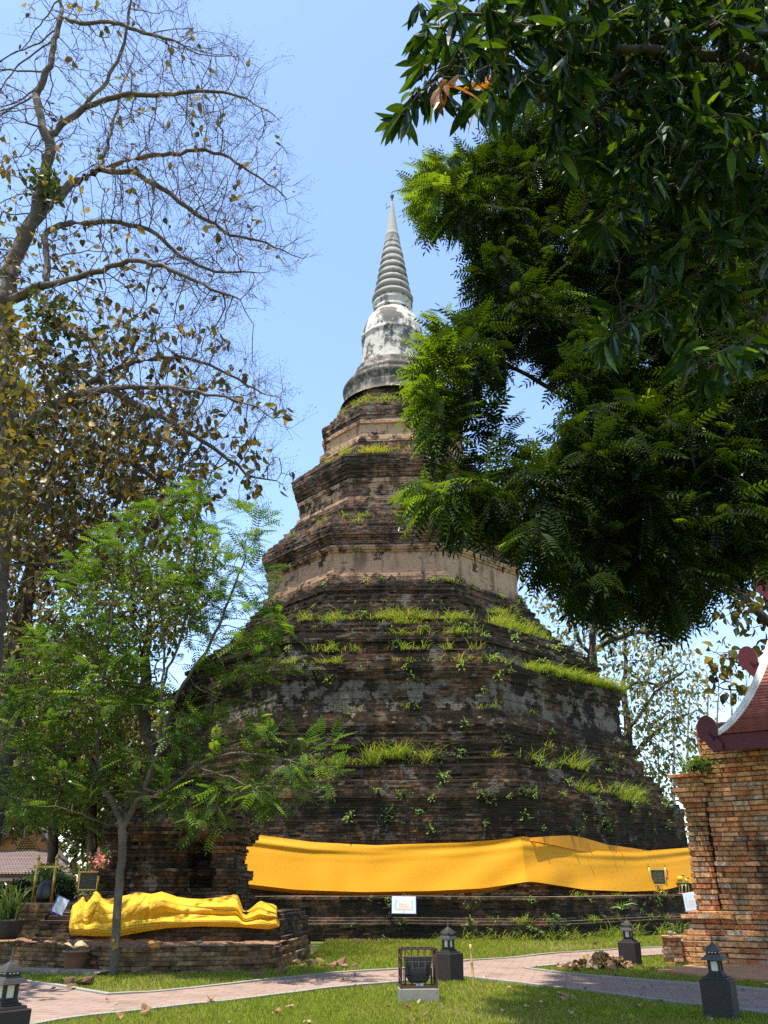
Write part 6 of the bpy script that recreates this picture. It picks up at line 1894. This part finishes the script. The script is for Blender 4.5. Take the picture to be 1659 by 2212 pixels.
    # retaining wall that carries them
    w = brick_sweep('retaining_wall', [tuple(at(u, 1960, y)[:2]) for u, y in ((-160, 23.6), (60, 23.4), (152, 23.2), (215, 23.6))], [(.2, .08), (.6, .06), (.64, 0.02), (1.1, -.02), (1.2, -.04)], M['laterite'], bh=.1, bw=.34, du=.08, jit=.03, rec=.02, seed=71, pal=LAT_COL * .8, top=2.5, sag=.04, miss=.04)
    tag(w, 'old mossy retaining wall at the left below the gold frame', 'wall')
    # offering stand with garlands
    b = at(1478.5, 1928, 36.4); b[2] = 1.28
    root = empty('offering_stand', (b[0], b[1], b[2]))
    tag(root, 'small stand of orange garlands and candles beside the gold board', 'offering stand')
    m = MB(); m.lathe([(.0, .02), (.24, .02), (.26, .05), (.0, .05)], 18, (.0, 0, 0)); m.build('tray', M['print_cream'], root, True)
    for a in range(8):
        t_ = a * math.pi / 4
        m = MB(); m.tube([(.19 * math.cos(t_), .19 * math.sin(t_), .05), (.19 * math.cos(t_), .19 * math.sin(t_), .38)], .014, 6); m.build('stem', M['gold' if a % 2 else 'print_cream'], root, True)
    m = MB(); a = np.linspace(0, 2 * math.pi, 28); m.tube(np.c_[.22 * np.cos(a), .22 * np.sin(a), np.full(28, .41)], .045, 8); m.build('leaf_ring', plain_mat('leaf_ring', (.03, .09, .03), .7), root, True)
    for k, (dx, dz, r_) in enumerate(((-.12, .56, .12), (.11, .5, .08), (.02, .70, .06), (.2, .6, .045))):
        m = MB(); m.lathe([(0, -r_), (r_ * .7, -r_ * .7), (r_, 0), (r_ * .7, r_ * .7), (0, r_)], 14, (dx, -.03, dz)); m.build('garland', plain_mat('garland', (.85, .36, .02), .7) if k < 2 else M['concrete'], root, True, xf=lambda V: V + .012 * np.sin(V * 90))
    # pots
    p = onz(168, 2098)
    root = empty('clay_pot', (p[0], p[1] - .25, 0)); tag(root, 'empty brown clay pot on the lawn against the plinth', 'pot')
    m = MB(); m.lathe([(.0, 0), (.17, 0), (.20, .1), (.235, .26), (.25, .36), (.265, .37), (.265, .40), (.235, .40), (.22, .36), (.18, .15), (0, .12)], 24); m.build('pot_body', M['terracotta'], root, True)
    m = MB(); a = np.linspace(0, 2 * math.pi, 30); m.tube(np.c_[.255 * np.cos(a), .255 * np.sin(a), np.full(30, .385)], .018, 6); m.build('rim', M['laterite'] if False else plain_mat('rim', (.27, .17, .1), .85), root, True)
    p = at(12, 2030, 21.0); p[2] = .52
    root = empty('potted_plant', (p[0], p[1], p[2])); tag(root, 'dark pot with tall stiff leaved plant at the left edge on the plinth', 'potted plant')
    m = MB(); m.lathe([(.0, 0), (.22, 0), (.30, .15), (.34, .34), (.36, .38), (.33, .40), (.28, .34), (0, .30)], 24); m.build('pot', plain_mat('dark_pot', (.05, .035, .03), .6), root, True)
    rg2 = np.random.default_rng(62); n = 70
    V, q, t, c = blades(np.c_[rg2.normal(0, .1, (n, 2)), np.full(n, .32)], rg2.uniform(.5, 1.0, n), np.array([(.05, .09, .025), (.08, .12, .03), (.14, .13, .04)])[rg2.integers(0, 3, n)], rg2, .32, .022, None, .3)
    o = link('leaves', npmesh('leaves', V, [q, t], col=c), M['leaf_weed'], root)

# ------------------------------------------------------------------ fallen leaves, heap, rubble
def build_litter():
    rg = np.random.default_rng(700)
    meshes = []
    for i in range(6):
        o = np.array([(0, .03), (.15, .2), (.4, .33), (.7, .28), (.9, .12), (1, .01)])
        v, f = leaf_template(o, rg.uniform(.2, .7), rg.uniform(-.35, .3))
        v = v - (0, .5, 0)
        v[:, 2] += rg.normal(0, .05, len(v)); v[:, 2] -= v[:, 2].min()
        c = np.array([(.30, .20, .11), (.22, .13, .07), (.36, .27, .17), (.15, .08, .045), (.42, .33, .22), (.27, .16, .06)])[i]
        col = c * (1 + .25 * rg.normal(0, 1, (len(v), 1)))
        me = npmesh('dry_leaf', v, f, col=np.clip(col, .02, 1), smooth=False); me.materials.append(M['dry_leaf'])
        meshes.append(me)
    def put(name, x, y, z, s, label, group, k=None):
        o = bpy.data.objects.new(name, meshes[rg.integers(0, 6) if k is None else k]); COL.objects.link(o)
        o.location = (float(x), float(y), float(z)); o.rotation_euler = (rg.normal(0, .2), rg.normal(0, .2), rg.uniform(0, 6.28)); o.scale = (s, s, s * 1.1)
        tag(o, label, 'leaf', group)
    for i in range(90):
        y = 12.3 + 12 * rg.random() ** 1.5; x = rg.uniform(-.46, .46) * y
        if inside(PATH_POLY, np.array(x), np.array(y)):
            put('dry_leaf', x, y, .02, rg.uniform(.05, .12), 'dry leaf scrap lying on the pink paving of the path', 'leaves fallen on the path')
        elif y < 19 or x > 0:
            put('dry_leaf', x, y, .025, rg.uniform(.07, .17), 'curled dry brown leaf fallen on the green lawn', 'leaves fallen on the lawn')
    for u, v, s, z in ((60, 2030, .4, .56), (140, 2045, .3, .55), (170, 2052, .3, .53), (128, 2035, .3, .56), (90, 2040, .25, .55), (240, 2047, .3, .55), (330, 2048, .3, .54), (430, 2040, .25, .55), (500, 2045, .22, .55), (160, 2015, .3, .6), (100, 2022, .3, .6)):
        p = onz(u, v, z); put('dry_leaf', p[0], p[1], z, s, 'large dry leaf lying on the earth before the yellow cloth', 'leaves on the plinth')
    for u, v, s in ((152, 2140, .2), (455, 2168, .2), (310, 2195, .22), (740, 2122, .14), (1215, 2157, .22), (640, 2085, .3), (700, 2092, .25), (850, 2110, .22), (1230, 2170, .2), (1530, 2178, .2)):
        p = onz(u, v); put('dry_leaf', p[0], p[1], .03, s, 'big curled dry teak leaf lying alone near the path', 'big leaves near the path')
    # heap of dry leaves: one thing
    c = onz(1302, 2092)
    n = 240
    r = np.abs(rg.normal(0, .42, n)); a = rg.uniform(0, 6.28, n)
    x = c[0] + r * np.cos(a) * 1.25; y = c[1] + r * np.sin(a) * .7
    h = .24 * np.exp(-(r / .42) ** 2)
    z = h * rg.uniform(.55, 1.0, n) + .03
    pal = np.array([(.32, .22, .12), (.22, .13, .06), (.40, .30, .18), (.12, .07, .04), (.26, .15, .07)])
    tv, tf = leaf_template([(0, .03), (.2, .25), (.5, .34), (.8, .22), (1, .02)], .7, .5)
    o = scatter(tv - (0, .5, 0), tf, np.c_[x, y, z], unit(rg.normal(0, 1, (n, 3)) * (1, 1, .45)), unit(UP + rg.normal(0, .6, (n, 3))), rg.uniform(.10, .26, n), pal[rg.integers(0, 5, n)], 'leaf_heap', M['dry_leaf'], rg=rg)
    tag(o, 'raked heap of large dry brown leaves on the grass by the far lantern', 'leaf heap')
    # tumbled bricks in the grass near the end of the plinth
    spots = [(735, 2087, .2), (720, 2092, .16), (745, 2092, .14), (672, 2086, .2), (765, 2090, .12), (640, 2066, .2), (655, 2094, .13), (605, 2105, .16), (775, 2037, .18), (560, 2108, .15), (180, 2130, .25), (150, 2125, .2), (300, 2103, .2), (1000, 2042, .14), (1290, 2040, .14), (690, 2078, .12)]
    rub = plain_mat('rubble', (.18, .105, .065), .95, .1, 0, .4, 6, .5, .03)
    for i, (u, v, s) in enumerate(spots):
        r2 = np.random.default_rng(720 + i)
        m = MB(); m.box((0, 0, .3), (1.5, .8, .6))
        o = m.build('fallen_brick', rub, None, False, xf=lambda V: V + r2.normal(0, .13, V.shape), bevel=.06)
        p = onz(u, v); o.location = (p[0], p[1], -.01); o.scale = (s, s, s); o.rotation_euler = (r2.normal(0, .15), r2.normal(0, .15), r2.uniform(0, 3))
        tag(o, 'broken brick lump lying loose in the grass between stupa and path', 'brick', 'loose bricks in the grass')

# ------------------------------------------------------------------ assemble
build_ground()
build_path()
build_stupa()
build_saffron()
build_shrine()
build_yellow_cloth()
build_hall()
build_house()
build_lanterns()
build_cage()
build_signs()
build_background()
build_teak()
build_young_tree()
build_pinnate_tree()
build_mango()
build_shade_tree()
build_grass()
build_ledge_grass()
build_weeds()
build_litter()
